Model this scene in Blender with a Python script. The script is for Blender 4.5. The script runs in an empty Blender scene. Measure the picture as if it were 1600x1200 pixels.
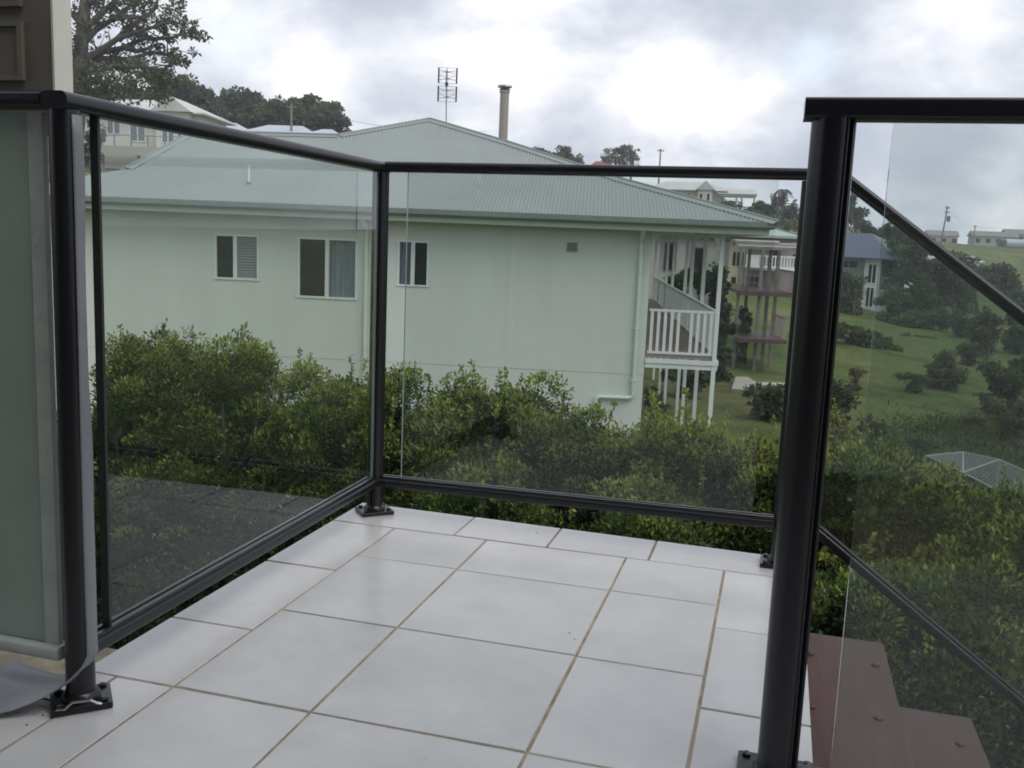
import bpy, math, random
import numpy as np
from mathutils import Vector, Matrix

random.seed(7)
rng = np.random.default_rng(11)
scene = bpy.context.scene
COL = scene.collection
R = math.radians

# ------------------------------------------------------------------ camera
CAM = np.array([0.74692, -1.84314, 0.84837])
YAW, PITCH, ROLL = R(15.4207), R(-8.6438), R(2.34507)
FPX = 1487.73                                   # focal length in pixels of a 1600 px wide frame
_cy, _sy = math.cos(YAW), math.sin(YAW)
AX_F = np.array([-_sy*math.cos(PITCH), _cy*math.cos(PITCH), math.sin(PITCH)])
_r = np.array([_cy, _sy, 0.0]); _u = np.cross(_r, AX_F)
AX_R = _r*math.cos(ROLL) + _u*math.sin(ROLL)
AX_U = -_r*math.sin(ROLL) + _u*math.cos(ROLL)
cd = bpy.data.cameras.new("camera"); cam = bpy.data.objects.new("camera", cd); COL.objects.link(cam)
cd.sensor_width = 36.0; cd.lens = FPX/1600*36.0; cd.clip_start = 0.05; cd.clip_end = 3000
m = Matrix.Identity(4)
for i in range(3):
    m[i][0], m[i][1], m[i][2], m[i][3] = AX_R[i], AX_U[i], -AX_F[i], CAM[i]
cam.matrix_world = m
scene.camera = cam

def at(px, py, depth):
    """the place in the world seen at a pixel of the 1600 x 1200 photograph, at a known distance"""
    return CAM + (AX_F + AX_R*(px-800)/FPX - AX_U*(py-600)/FPX)*depth

# ------------------------------------------------------------------ light
SUN_EL, SUN_AZ = R(55), R(112)                  # azimuth: compass style from +Y towards +X
world = bpy.data.worlds.new("World"); scene.world = world; world.use_nodes = True
nt = world.node_tree; N = nt.nodes; L = nt.links
for n_ in list(N): N.remove(n_)
wo = N.new("ShaderNodeOutputWorld"); bg = N.new("ShaderNodeBackground"); L.new(bg.outputs[0], wo.inputs[0])
bg.inputs[1].default_value = 0.1
sky = N.new("ShaderNodeTexSky"); sky.sky_type = 'NISHITA'; sky.sun_disc = False
sky.sun_elevation = SUN_EL; sky.sun_rotation = SUN_AZ; sky.air_density = 1.0; sky.dust_density = 1.5
tc = N.new("ShaderNodeTexCoord")
def math_node(op, a, b=None, c=None, clamp=False):
    n = N.new("ShaderNodeMath"); n.operation = op; n.use_clamp = clamp
    for i, v in enumerate((a, b, c)):
        if v is None: continue
        if isinstance(v, (int, float)): n.inputs[i].default_value = v
        else: L.new(v, n.inputs[i])
    return n.outputs[0]
sep = N.new("ShaderNodeSeparateXYZ"); L.new(tc.outputs["Generated"], sep.inputs[0])
den = math_node('ADD', math_node('MAXIMUM', sep.outputs[2], 0.0), 0.50)
cmb = N.new("ShaderNodeCombineXYZ")
L.new(math_node('DIVIDE', sep.outputs[0], den), cmb.inputs[0]); L.new(math_node('DIVIDE', sep.outputs[1], den), cmb.inputs[1])
def noise_w(scale, detail, rough, dist=0.0, off=(0, 0, 0)):
    mp = N.new("ShaderNodeMapping"); L.new(cmb.outputs[0], mp.inputs[0]); mp.inputs[1].default_value = off
    n = N.new("ShaderNodeTexNoise"); L.new(mp.outputs[0], n.inputs[0])
    n.inputs["Scale"].default_value = scale; n.inputs["Detail"].default_value = detail
    n.inputs["Roughness"].default_value = rough; n.inputs["Distortion"].default_value = dist
    return n.outputs[0]
n1 = noise_w(1.5, 7, 0.52, 0.1, (3.1, 1.7, 0)); n2 = noise_w(5.0, 9, 0.58, 0.15, (9.2, 4.4, 0))
val = math_node('ADD', math_node('MULTIPLY', n1, 0.45), math_node('MULTIPLY', math_node('MULTIPLY_ADD', n2, 1.5, -.25), 0.55))
def blob(px, py, tight, amount, base=0.15):     # a brighter or darker bank of cloud in one direction of the sky
    d = at(px, py, 1.0) - CAM; d = d/np.linalg.norm(d)
    dp = N.new("ShaderNodeVectorMath"); dp.operation = 'DOT_PRODUCT'
    L.new(tc.outputs["Generated"], dp.inputs[0]); dp.inputs[1].default_value = tuple(d)
    g = math_node('POWER', math_node('MAXIMUM', dp.outputs["Value"], 0.0), tight)
    g = math_node('MULTIPLY', g, math_node('ADD', math_node('MULTIPLY', n2, 1.7), base))
    return math_node('MULTIPLY', g, amount*(.78 if amount > 0 else 1.0) if base > 0 else amount)
for b in ((1095, 180, 420, 0.46), (1020, 130, 900, 0.16), (830, 20, 220, 0.46), (480, 130, 900, 0.42), (345, 60, 1500, 0.24), (1570, 290, 1500, 0.32), (1500, 75, 420, 0.30), (640, 190, 900, 0.12),
          (1430, 225, 420, -0.16), (560, 60, 420, -0.10), (960, 110, 1200, -0.10), (1200, 60, 700, -0.05), (1560, 235, 700, -0.10), (250, 40, 300, -0.06), (900, 215, 900, -0.08), (1250, 250, 900, -0.06)):
    val = math_node('ADD', val, blob(*b))
ramp = N.new("ShaderNodeValToRGB"); L.new(val, ramp.inputs[0])
el = ramp.color_ramp.elements
el[0].position = 0.26; el[0].color = (0.42, 0.46, 0.54, 1)
el[1].position = 0.82; el[1].color = (1.06, 1.06, 1.06, 1)
e = el.new(0.42); e.color = (0.54, 0.575, 0.65, 1)
e = el.new(0.54); e.color = (0.68, 0.71, 0.775, 1)
e = el.new(0.67); e.color = (0.86, 0.87, 0.90, 1)
cs = N.new("ShaderNodeMix"); cs.data_type = 'RGBA'; cs.blend_type = 'MULTIPLY'; cs.inputs[0].default_value = 1.0
L.new(ramp.outputs[0], cs.inputs[6]); cs.inputs[7].default_value = (8.9, 8.9, 8.95, 1)
gap = math_node('ADD', blob(1268, 88, 4200, 1.0, -.2), blob(372, 66, 3500, 0.7, -.2))
gap = math_node('ADD', gap, math_node('MULTIPLY', math_node('SUBTRACT', noise_w(1.6, 6, 0.6, 0.3, (5.5, 8.1, 0)), 0.66), 3.0, clamp=True))
gap = math_node('SUBTRACT', 1.0, math_node('MINIMUM', gap, 0.6), clamp=True)
bl = N.new("ShaderNodeMix"); bl.data_type = 'RGBA'; bl.blend_type = 'ADD'; bl.inputs[0].default_value = 1.0     # thin bright veil over the blue
L.new(sky.outputs[0], bl.inputs[6]); bl.inputs[7].default_value = (4.0, 4.3, 4.8, 1)
mixs = N.new("ShaderNodeMix"); mixs.data_type = 'RGBA'; L.new(gap, mixs.inputs[0])
L.new(bl.outputs[2], mixs.inputs[6]); L.new(cs.outputs[2], mixs.inputs[7]); L.new(mixs.outputs[2], bg.inputs[0])

sd = bpy.data.lights.new("sun", 'SUN'); sun = bpy.data.objects.new("sun", sd); COL.objects.link(sun)
sd.energy = 1.4; sd.angle = R(48); sd.color = (1.0, 0.96, 0.9)
_sd = Vector((math.sin(SUN_AZ)*math.cos(SUN_EL), math.cos(SUN_AZ)*math.cos(SUN_EL), math.sin(SUN_EL)))
sun.rotation_euler = _sd.to_track_quat('Z', 'Y').to_euler()
scene.view_settings.view_transform = 'Standard'; scene.view_settings.look = 'None'
scene.view_settings.exposure = 0.46; scene.view_settings.gamma = 1.0; scene.view_settings.use_curve_mapping = False
scene.render.engine = 'CYCLES'
scene.cycles.max_bounces = 10; scene.cycles.transparent_max_bounces = 24; scene.cycles.transmission_bounces = 6
scene.cycles.filter_width = 1.8; scene.cycles.use_adaptive_sampling = False
scene.cycles.volume_step_rate = 10.0; scene.cycles.volume_bounces = 0

# ------------------------------------------------------------------ materials
MATS = {}
def mat(name, col, rough=0.6, var=0.0, vscale=4.0, bump=0.0, bscale=40.0, metal=0.0, spec=0.5, col2=None, dirt=0.0, island=0.0, stretch=None):
    if name in MATS: return MATS[name]
    M = bpy.data.materials.new(name); M.use_nodes = True; t = M.node_tree; ns = t.nodes; lk = t.links
    b = ns["Principled BSDF"]; b.inputs["Roughness"].default_value = rough; b.inputs["Metallic"].default_value = metal
    b.inputs["Specular IOR Level"].default_value = spec; b.inputs["Base Color"].default_value = (*col, 1)
    M.diffuse_color = (*col, 1)
    co = ns.new("ShaderNodeTexCoord"); src = co.outputs["Object"]
    if stretch:
        mp = ns.new("ShaderNodeMapping"); lk.new(src, mp.inputs[0]); mp.inputs[3].default_value = stretch; src = mp.outputs[0]
    cur = None
    if var or col2:
        nz = ns.new("ShaderNodeTexNoise"); lk.new(src, nz.inputs[0]); nz.inputs["Scale"].default_value = vscale; nz.inputs["Detail"].default_value = 6; nz.inputs["Roughness"].default_value = 0.6
        rp = ns.new("ShaderNodeValToRGB"); lk.new(nz.outputs[0], rp.inputs[0])
        a = tuple(c*(1-var) for c in col); c2 = col2 or tuple(min(1, c*(1+var)) for c in col)
        rp.color_ramp.elements[0].position = 0.35; rp.color_ramp.elements[1].position = 0.65
        rp.color_ramp.elements[0].color = (*a, 1); rp.color_ramp.elements[1].color = (*c2, 1)
        cur = rp.outputs[0]
    if island:
        ge = ns.new("ShaderNodeNewGeometry"); hs = ns.new("ShaderNodeHueSaturation")
        mr = ns.new("ShaderNodeMapRange"); lk.new(ge.outputs["Random Per Island"], mr.inputs[0]); mr.inputs[3].default_value = 1-island; mr.inputs[4].default_value = 1+island
        lk.new(mr.outputs[0], hs.inputs["Value"])
        if cur: lk.new(cur, hs.inputs["Color"])
        else: hs.inputs["Color"].default_value = (*col, 1)
        cur = hs.outputs[0]
    if dirt:
        nz2 = ns.new("ShaderNodeTexNoise"); lk.new(src, nz2.inputs[0]); nz2.inputs["Scale"].default_value = vscale*0.35; nz2.inputs["Detail"].default_value = 9; nz2.inputs["Roughness"].default_value = 0.7
        mr2 = ns.new("ShaderNodeMapRange"); lk.new(nz2.outputs[0], mr2.inputs[0]); mr2.inputs[1].default_value = 0.5; mr2.inputs[2].default_value = 0.75; mr2.inputs[3].default_value = 0; mr2.inputs[4].default_value = dirt
        mx = ns.new("ShaderNodeMix"); mx.data_type = 'RGBA'; lk.new(mr2.outputs[0], mx.inputs[0])
        if cur: lk.new(cur, mx.inputs[6])
        else: mx.inputs[6].default_value = (*col, 1)
        mx.inputs[7].default_value = (*(c*0.45 for c in col), 1); cur = mx.outputs[2]
    if cur: lk.new(cur, b.inputs["Base Color"])
    if bump:
        nb = ns.new("ShaderNodeTexNoise"); lk.new(src, nb.inputs[0]); nb.inputs["Scale"].default_value = bscale; nb.inputs["Detail"].default_value = 5
        bp = ns.new("ShaderNodeBump"); lk.new(nb.outputs[0], bp.inputs["Height"]); bp.inputs["Strength"].default_value = bump; bp.inputs["Distance"].default_value = 0.02
        lk.new(bp.outputs[0], b.inputs["Normal"])
    MATS[name] = M; return M

def leaf_mat(name, col, var=0.35, trans=0.35, rough=0.5):
    if name in MATS: return MATS[name]
    M = bpy.data.materials.new(name); M.use_nodes = True; t = M.node_tree; ns = t.nodes; lk = t.links
    b = ns["Principled BSDF"]; b.inputs["Roughness"].default_value = rough; b.inputs["Specular IOR Level"].default_value = 0.35
    ge = ns.new("ShaderNodeNewGeometry"); co = ns.new("ShaderNodeTexCoord")
    nz = ns.new("ShaderNodeTexNoise"); lk.new(co.outputs["Object"], nz.inputs[0]); nz.inputs["Scale"].default_value = 1.7; nz.inputs["Detail"].default_value = 3
    hs = ns.new("ShaderNodeHueSaturation"); hs.inputs["Color"].default_value = (*col, 1)
    mr = ns.new("ShaderNodeMapRange"); lk.new(ge.outputs["Random Per Island"], mr.inputs[0]); mr.inputs[3].default_value = 1-var; mr.inputs[4].default_value = 1+var
    mh = ns.new("ShaderNodeMapRange"); lk.new(nz.outputs[0], mh.inputs[0]); mh.inputs[1].default_value = 0.3; mh.inputs[2].default_value = 0.7; mh.inputs[3].default_value = 0.475; mh.inputs[4].default_value = 0.52
    lk.new(mr.outputs[0], hs.inputs["Value"]); lk.new(mh.outputs[0], hs.inputs["Hue"])
    lk.new(hs.outputs[0], b.inputs["Base Color"])
    tr = ns.new("ShaderNodeBsdfTranslucent"); lk.new(hs.outputs[0], tr.inputs[0])
    mx = ns.new("ShaderNodeMixShader"); mx.inputs[0].default_value = trans
    lk.new(b.outputs[0], mx.inputs[1]); lk.new(tr.outputs[0], mx.inputs[2])
    lk.new(mx.outputs[0], ns["Material Output"].inputs[0])
    MATS[name] = M; return M

def glass_mat(name, tint, ior=1.5, haze=0.0, hazecol=(0.5, 0.55, 0.55)):
    """architectural sheet glass: clear straight through, mirror by Fresnel, a little film of dust or painted grey veil"""
    M = bpy.data.materials.new(name); M.use_nodes = True; t = M.node_tree; ns = t.nodes; lk = t.links
    ns.remove(ns["Principled BSDF"])
    tr = ns.new("ShaderNodeBsdfTransparent"); tr.inputs[0].default_value = (*tint, 1)
    gl = ns.new("ShaderNodeBsdfGlossy"); gl.inputs["Roughness"].default_value = 0.0; gl.inputs[0].default_value = (1, 1, 1, 1)
    ge = ns.new("ShaderNodeNewGeometry")                 # same reflectance from either side of a thin sheet
    lw = ns.new("ShaderNodeVectorMath"); lw.operation = 'DOT_PRODUCT'; lk.new(ge.outputs["Incoming"], lw.inputs[0]); lk.new(ge.outputs["Normal"], lw.inputs[1])
    ab = ns.new("ShaderNodeMath"); ab.operation = 'ABSOLUTE'; lk.new(lw.outputs["Value"], ab.inputs[0])
    om = ns.new("ShaderNodeMath"); om.operation = 'SUBTRACT'; om.inputs[0].default_value = 1.0; lk.new(ab.outputs[0], om.inputs[1]); om.use_clamp = True
    pw = ns.new("ShaderNodeMath"); pw.operation = 'POWER'; lk.new(om.outputs[0], pw.inputs[0]); pw.inputs[1].default_value = 5.0
    f0 = ((ior-1)/(ior+1))**2
    sc = ns.new("ShaderNodeMath"); sc.operation = 'MULTIPLY_ADD'; lk.new(pw.outputs[0], sc.inputs[0]); sc.inputs[1].default_value = 1-f0; sc.inputs[2].default_value = f0+.006
    nb = ns.new("ShaderNodeMath"); nb.operation = 'MULTIPLY_ADD'; lk.new(ge.outputs["Backfacing"], nb.inputs[0]); nb.inputs[1].default_value = -1.6; nb.inputs[2].default_value = 1.6
    both = ns.new("ShaderNodeMath"); both.operation = 'MULTIPLY'; lk.new(sc.outputs[0], both.inputs[0]); lk.new(nb.outputs[0], both.inputs[1]); both.use_clamp = True   # both faces of the sheet mirror as one, at the face one looks into
    mx = ns.new("ShaderNodeMixShader"); lk.new(both.outputs[0], mx.inputs[0]); lk.new(tr.outputs[0], mx.inputs[1]); lk.new(gl.outputs[0], mx.inputs[2])
    out = mx.outputs[0]
    if haze:
        df = ns.new("ShaderNodeBsdfDiffuse"); df.inputs[0].default_value = (*hazecol, 1)
        m2 = ns.new("ShaderNodeMixShader")
        co = ns.new("ShaderNodeTexCoord"); nz = ns.new("ShaderNodeTexNoise"); lk.new(co.outputs["Object"], nz.inputs[0]); nz.inputs["Scale"].default_value = 3.0; nz.inputs["Detail"].default_value = 7
        hm = ns.new("ShaderNodeMapRange"); lk.new(nz.outputs[0], hm.inputs[0]); hm.inputs[1].default_value = 0.3; hm.inputs[2].default_value = 0.7; hm.inputs[3].default_value = haze*0.6; hm.inputs[4].default_value = haze*1.4
        lk.new(hm.outputs[0], m2.inputs[0]); lk.new(out, m2.inputs[1]); lk.new(df.outputs[0], m2.inputs[2]); out = m2.outputs[0]
    lk.new(out, ns["Material Output"].inputs[0])
    MATS[name] = M; return M

# ------------------------------------------------------------------ mesh and object helpers
def wloc(o):
    p = np.array(o.location)
    return p if o.parent is None else p + wloc(o.parent)

class MB:
    """collects pieces given in world coordinates; build() links them as one mesh object"""
    def __init__(s): s.v = []; s.f = []; s.mi = []
    def add(s, verts, faces, mi=0):
        k = len(s.v); s.v += [tuple(map(float, p)) for p in verts]
        s.f += [tuple(i+k for i in f) for f in faces]; s.mi += [mi]*len(faces); return s
    def frame_box(s, o, ax, ay, az, mi=0):
        o, ax, ay, az = map(np.asarray, (o, ax, ay, az))
        P = [o, o+ax, o+ax+ay, o+ay, o+az, o+ax+az, o+ax+ay+az, o+ay+az]
        F = [(0, 3, 2, 1), (4, 5, 6, 7), (0, 1, 5, 4), (1, 2, 6, 5), (2, 3, 7, 6), (3, 0, 4, 7)]
        if np.dot(np.cross(ax, ay), az) < 0: F = [f[::-1] for f in F]
        return s.add(P, F, mi)
    def box(s, x0, x1, y0, y1, z0, z1, mi=0):
        return s.frame_box((x0, y0, z0), (x1-x0, 0, 0), (0, y1-y0, 0), (0, 0, z1-z0), mi)
    def bar(s, a, b, w, h, up=(0, 0, 1), mi=0):
        a, b = np.asarray(a, float), np.asarray(b, float); d = b-a; d = d/np.linalg.norm(d)
        side = np.cross(d, up); ln = np.linalg.norm(side); side = np.array([1.0, 0, 0]) if ln < 1e-6 else side/ln
        u2 = np.cross(side, d)
        return s.frame_box(a-side*w/2-u2*h/2, side*w, b-a, u2*h, mi)
    def profile(s, a, b, prof, up=(0, 0, 1), mi=0):
        """extrudes a closed 2-D profile [(side, up), ...] from a to b"""
        a, b = np.asarray(a, float), np.asarray(b, float); d = b-a; d = d/np.linalg.norm(d)
        side = np.cross(d, up); side = side/np.linalg.norm(side); u2 = np.cross(side, d); n = len(prof)
        V = [a+side*x+u2*y for x, y in prof] + [b+side*x+u2*y for x, y in prof]
        F = [(i, (i+1) % n, n+(i+1) % n, n+i) for i in range(n)] + [tuple(range(n))[::-1], tuple(range(n, 2*n))]
        return s.add(V, F, mi)
    def tube(s, path, rad, seg=8, mi=0, caps=True):
        path = [np.asarray(p, float) for p in path]; n = len(path)
        rads = rad if hasattr(rad, '__len__') else [rad]*n
        V = []; pu = None
        for i, p in enumerate(path):
            d = path[min(i+1, n-1)]-path[max(i-1, 0)]; d = d/(np.linalg.norm(d)+1e-12)
            if pu is None: pu = np.cross(d, (0, 0, 1) if abs(d[2]) < .9 else (1, 0, 0))
            pu = pu-d*np.dot(pu, d); pu = pu/(np.linalg.norm(pu)+1e-12); w = np.cross(d, pu)
            V += [p+(pu*math.cos(2*math.pi*k/seg)+w*math.sin(2*math.pi*k/seg))*rads[i] for k in range(seg)]
        F = [(i*seg+k, i*seg+(k+1) % seg, (i+1)*seg+(k+1) % seg, (i+1)*seg+k) for i in range(n-1) for k in range(seg)]
        if caps: F += [tuple(range(seg))[::-1], tuple(range((n-1)*seg, n*seg))]
        return s.add(V, F, mi)
    def prism(s, pts, vec, mi=0):
        n = len(pts); vec = np.asarray(vec, float); pts = [np.asarray(p, float) for p in pts]
        V = pts+[p+vec for p in pts]
        F = [tuple(range(n)), tuple(range(n, 2*n))[::-1]] + [(i+n, (i+1) % n+n, (i+1) % n, i) for i in range(n)]
        nrm = sum((np.cross(pts[i], pts[(i+1) % n]) for i in range(n)), np.zeros(3))
        if np.dot(nrm, vec) > 0: F = [f[::-1] for f in F]
        return s.add(V, F, mi)
    def build(s, name, mats, parent=None, origin=None, smooth=False, bevel=0.0):
        me = bpy.data.meshes.new(name); V = np.array(s.v, float)
        if origin is None: origin = wloc(parent) if parent is not None else np.append(V[:, :2].mean(0), V[:, 2].min())
        origin = np.asarray(origin, float)
        me.from_pydata((V-origin).tolist(), [], s.f)
        mats = mats if isinstance(mats, (list, tuple)) else [mats]
        for mm in mats: me.materials.append(mm)
        if len(mats) > 1: me.polygons.foreach_set("material_index", s.mi)
        me.update()
        o = bpy.data.objects.new(name, me); COL.objects.link(o)
        if parent is not None: o.parent = parent; o.location = origin-wloc(parent)
        else: o.location = origin
        if smooth:
            me.shade_smooth()
            me.set_sharp_from_angle(angle=R(38))
        if bevel:
            bv = o.modifiers.new("bevel", 'BEVEL'); bv.width = bevel; bv.segments = 2; bv.limit_method = 'ANGLE'; bv.angle_limit = R(50)
        return o

def tag(o, label, cat, group=None, kind=None):
    o["label"] = label; o["category"] = cat
    if group: o["group"] = group
    if kind: o["kind"] = kind
    return o
def thing(name, label, cat, loc, group=None):
    o = bpy.data.objects.new(name, None); COL.objects.link(o); o.location = loc; o.empty_display_size = .2
    return tag(o, label, cat, group)
def inst(src, parent, origin, rotz=None):
    o = src.copy(); COL.objects.link(o); o.parent = parent
    o.location = np.asarray(origin, float)-(wloc(parent) if parent is not None else 0)
    if rotz is not None: o.rotation_euler = (0, 0, rotz)
    return o
def raw_mesh(name, V, F, mats, mi=None, parent=None):
    """large meshes straight from arrays; F is (n, k)"""
    me = bpy.data.meshes.new(name); V = np.asarray(V, np.float32); F = np.asarray(F, np.int32); n, k = F.shape
    org = wloc(parent) if parent is not None else np.zeros(3)
    me.vertices.add(len(V)); me.vertices.foreach_set("co", (V-org).astype(np.float32).ravel())
    me.loops.add(n*k); me.loops.foreach_set("vertex_index", F.ravel())
    me.polygons.add(n); me.polygons.foreach_set("loop_start", np.arange(0, n*k, k, dtype=np.int32))
    for mm in mats: me.materials.append(mm)
    if mi is not None: me.polygons.foreach_set("material_index", np.asarray(mi, np.int32))
    me.update(calc_edges=True); me.validate()
    o = bpy.data.objects.new(name, me); COL.objects.link(o)
    if parent is not None: o.parent = parent
    return o
def unit(a): return a/(np.linalg.norm(a, axis=-1, keepdims=True)+1e-9)
def leaf_arrays(P, Nrm, D, size, aspect=0.5, fold=0.18):
    """kite shaped leaves: base, two shoulders, tip; P base points, D growth direction, Nrm face normal"""
    n = len(P); D = unit(D); S = unit(np.cross(D, Nrm)); Nn = np.cross(S, D)
    L_ = size[:, None] if hasattr(size, '__len__') else size
    m_ = P+D*L_*0.45
    V = np.stack([P, m_+S*L_*aspect/2+Nn*L_*fold, P+D*L_, m_-S*L_*aspect/2+Nn*L_*fold], 1).reshape(-1, 3)
    i = np.arange(n)[:, None]*4
    return V, np.concatenate([i+[0, 1, 2], i+[0, 2, 3]], 1).reshape(-1, 3)
def leaves_obj(name, P, Nrm, D, size, mats, pick, parent, aspect=.5):
    V, F = leaf_arrays(P, Nrm, D, size, aspect)
    return raw_mesh(name, V, F, mats, np.repeat(pick, 2), parent)

# ------------------------------------------------------------------ the lie of the land
HA = R(11.0)                                    # the street of houses runs along SW, away from us along SN
SW = np.array([math.cos(HA), math.sin(HA), 0]); SN = np.array([-SW[1], SW[0], 0])
HP = np.array([-1.904, 18.038, 0.0])            # front right corner of the mint house
def H(s, o, z): return HP+SW*s+SN*o+np.array([0, 0, z])
ctrl = [(0.7, -1.8, -3.3), (-6, 2, -3.4), (6, 2, -3.9), (0, 9, -3.9), (-8, 9, -3.8), (6, 10, -4.2), (-40, -10, 0), (40, -20, -3), (0, -60, 0)]
ctrl += [tuple(H(*q)) for q in ((-13, 0, -3.8), (-6, 0, -4.0), (0, 0, -4.15), (2, 6, -4.3), (2, 14, -4.55), (-6, 14, -2.6), (-13, 13, -0.6), (-25, 0, -2), (-26, 14, 1))]
ctrl += [tuple(at(*q)) for q in ((1180, 600, 41), (1100, 628, 33), (1300, 612, 36), (1450, 640, 38), (1560, 700, 30), (1450, 560, 55), (1340, 530, 60),
    (1350, 482, 85), (1500, 505, 88), (1590, 560, 60), (1590, 480, 115), (1550, 420, 170), (1500, 382, 250), (1595, 388, 240), (1335, 356, 190),
    (1200, 332, 150), (1080, 332, 150), (950, 290, 170), (870, 284, 150), (1150, 336, 150), (1150, 344, 180), (540, 217, 140), (400, 217, 130), (200, 264, 88), (130, 270, 75), (-150, 240, 90), (1800, 520, 90), (1800, 400, 240))]
for px, D_, z_ in ((-300, 420, 16), (100, 420, 15), (500, 420, 13), (900, 420, 11), (1250, 420, 5), (1550, 420, 3), (1900, 420, 2), (2600, 300, 0), (-900, 300, 12),
                   (-300, 900, 5), (500, 900, 5), (1250, 900, 0), (1900, 900, 0)):
    p = at(px, 600, D_); ctrl.append((p[0], p[1], z_))
ctrl = np.array(ctrl, float)
def _phi(r2): return np.where(r2 > 1e-9, .5*r2*np.log(np.maximum(r2, 1e-9)), 0.0)
_X = ctrl[:, :2]/100.0; _n = len(_X)
_K = _phi(((_X[:, None]-_X[None])**2).sum(-1))+np.eye(_n)*2e-4
_A = np.zeros((_n+3, _n+3)); _A[:_n, :_n] = _K; _A[:_n, _n] = 1; _A[:_n, _n+1:] = _X; _A[_n, :_n] = 1; _A[_n+1:, :_n] = _X.T
_c = np.linalg.solve(_A, np.append(ctrl[:, 2], [0, 0, 0]))
def ground_z(x, y):
    q = np.stack([np.atleast_1d(x), np.atleast_1d(y)], -1)/100.0
    z = _phi(((q[:, None]-_X[None])**2).sum(-1))@_c[:_n]+_c[_n]+q@_c[_n+1:]
    return z
def gz(x, y): return float(ground_z(x, y)[0])
def hit(px, py):
    """where the view through a pixel meets the ground"""
    d = AX_F+AX_R*(px-800)/FPX-AX_U*(py-600)/FPX
    for t in np.concatenate([np.arange(6, 60, .25), np.arange(60, 300, 1)]):
        p = CAM+d*t
        if p[2] < gz(p[0], p[1]): return p
    return p
def on_ground(px, depth):
    p = at(px, 600, depth); return np.array([p[0], p[1], gz(p[0], p[1])])

tt = np.linspace(-1, 1, 221); gx = np.sign(tt)*(np.abs(tt)**2.0)*400; GX, GY = np.meshgrid(gx, gx+60)
GZ = ground_z(GX.ravel(), GY.ravel()); GZ = np.clip(GZ, -9, 40)
idx = np.arange(221*221).reshape(221, 221)
GF = np.stack([idx[:-1, :-1], idx[:-1, 1:], idx[1:, 1:], idx[1:, :-1]], -1).reshape(-1, 4)
def grass_mat():
    M = bpy.data.materials.new("grass"); M.use_nodes = True; t = M.node_tree; ns = t.nodes; lk = t.links
    b = ns["Principled BSDF"]; b.inputs["Roughness"].default_value = .9; b.inputs["Specular IOR Level"].default_value = .1
    co = ns.new("ShaderNodeTexCoord")
    def nz(s, d=6, r=.6):
        n = ns.new("ShaderNodeTexNoise"); lk.new(co.outputs["Object"], n.inputs[0]); n.inputs["Scale"].default_value = s; n.inputs["Detail"].default_value = d; n.inputs["Roughness"].default_value = r; return n.outputs[0]
    def rmp(src, stops):
        r = ns.new("ShaderNodeValToRGB"); lk.new(src, r.inputs[0]); e_ = r.color_ramp.elements
        e_[0].position, e_[0].color = stops[0][0], (*stops[0][1], 1); e_[1].position, e_[1].color = stops[-1][0], (*stops[-1][1], 1)
        for p_, c_ in stops[1:-1]:
            k = e_.new(p_); k.color = (*c_, 1)
        return r.outputs[0]
    big = rmp(nz(.055, 5), [(.36, (.080, .128, .036)), (.50, (.125, .158, .052)), (.62, (.20, .185, .085))])
    mid = rmp(nz(.33, 9, .78), [(.34, (.42, .50, .40)), (.47, (.85, .92, .82)), (.60, (1.22, 1.14, 1.10)), (.72, (1.45, 1.2, 1.1))])
    mx = ns.new("ShaderNodeMix"); mx.data_type = 'RGBA'; mx.blend_type = 'MULTIPLY'; mx.inputs[0].default_value = 1
    lk.new(big, mx.inputs[6]); lk.new(mid, mx.inputs[7])
    fine = rmp(nz(5, 8, .85), [(.30, (.45, .5, .45)), (.70, (1.45, 1.4, 1.4))])
    m2 = ns.new("ShaderNodeMix"); m2.data_type = 'RGBA'; m2.blend_type = 'MULTIPLY'; m2.inputs[0].default_value = 1
    lk.new(mx.outputs[2], m2.inputs[6]); lk.new(fine, m2.inputs[7]); lk.new(m2.outputs[2], b.inputs["Base Color"])
    bp = ns.new("ShaderNodeBump"); lk.new(nz(4, 8, .8), bp.inputs["Height"]); bp.inputs["Strength"].default_value = .8; bp.inputs["Distance"].default_value = .3
    lk.new(bp.outputs[0], b.inputs["Normal"]); return M
GRASS = grass_mat()
ter = raw_mesh("ground", np.stack([GX.ravel(), GY.ravel(), GZ], -1), GF, [GRASS]); ter.data.shade_smooth(); ter["kind"] = "structure"

# =================================================================== OUR OWN DECK
TILE = mat("white_tile", (0.455, 0.455, 0.46), rough=0.25, var=0.08, vscale=4.5, bump=0.03, bscale=9, dirt=0.27)
if True:                                        # every tile its own slight shade
    t_ = TILE.node_tree; oi = t_.nodes.new("ShaderNodeObjectInfo"); hv = t_.nodes.new("ShaderNodeHueSaturation"); mr_ = t_.nodes.new("ShaderNodeMapRange"); mr_.inputs[3].default_value = .955; mr_.inputs[4].default_value = 1.045
    pb_s = t_.nodes["Principled BSDF"]; src_ = pb_s.inputs["Base Color"].links[0].from_socket
    t_.links.new(oi.outputs["Random"], mr_.inputs[0]); t_.links.new(mr_.outputs[0], hv.inputs["Value"]); t_.links.new(src_, hv.inputs["Color"]); t_.links.new(hv.outputs[0], pb_s.inputs["Base Color"])
    for n_ in t_.nodes:                         # stains lie anew on each tile
        if n_.type == "TEX_NOISE": n_.noise_dimensions = "4D"; w_s = t_.nodes.new("ShaderNodeMath"); w_s.operation = "MULTIPLY"; w_s.inputs[1].default_value = 40; t_.links.new(oi.outputs["Random"], w_s.inputs[0]); t_.links.new(w_s.outputs[0], n_.inputs["W"])
    t_.nodes.active = pb_s
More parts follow.
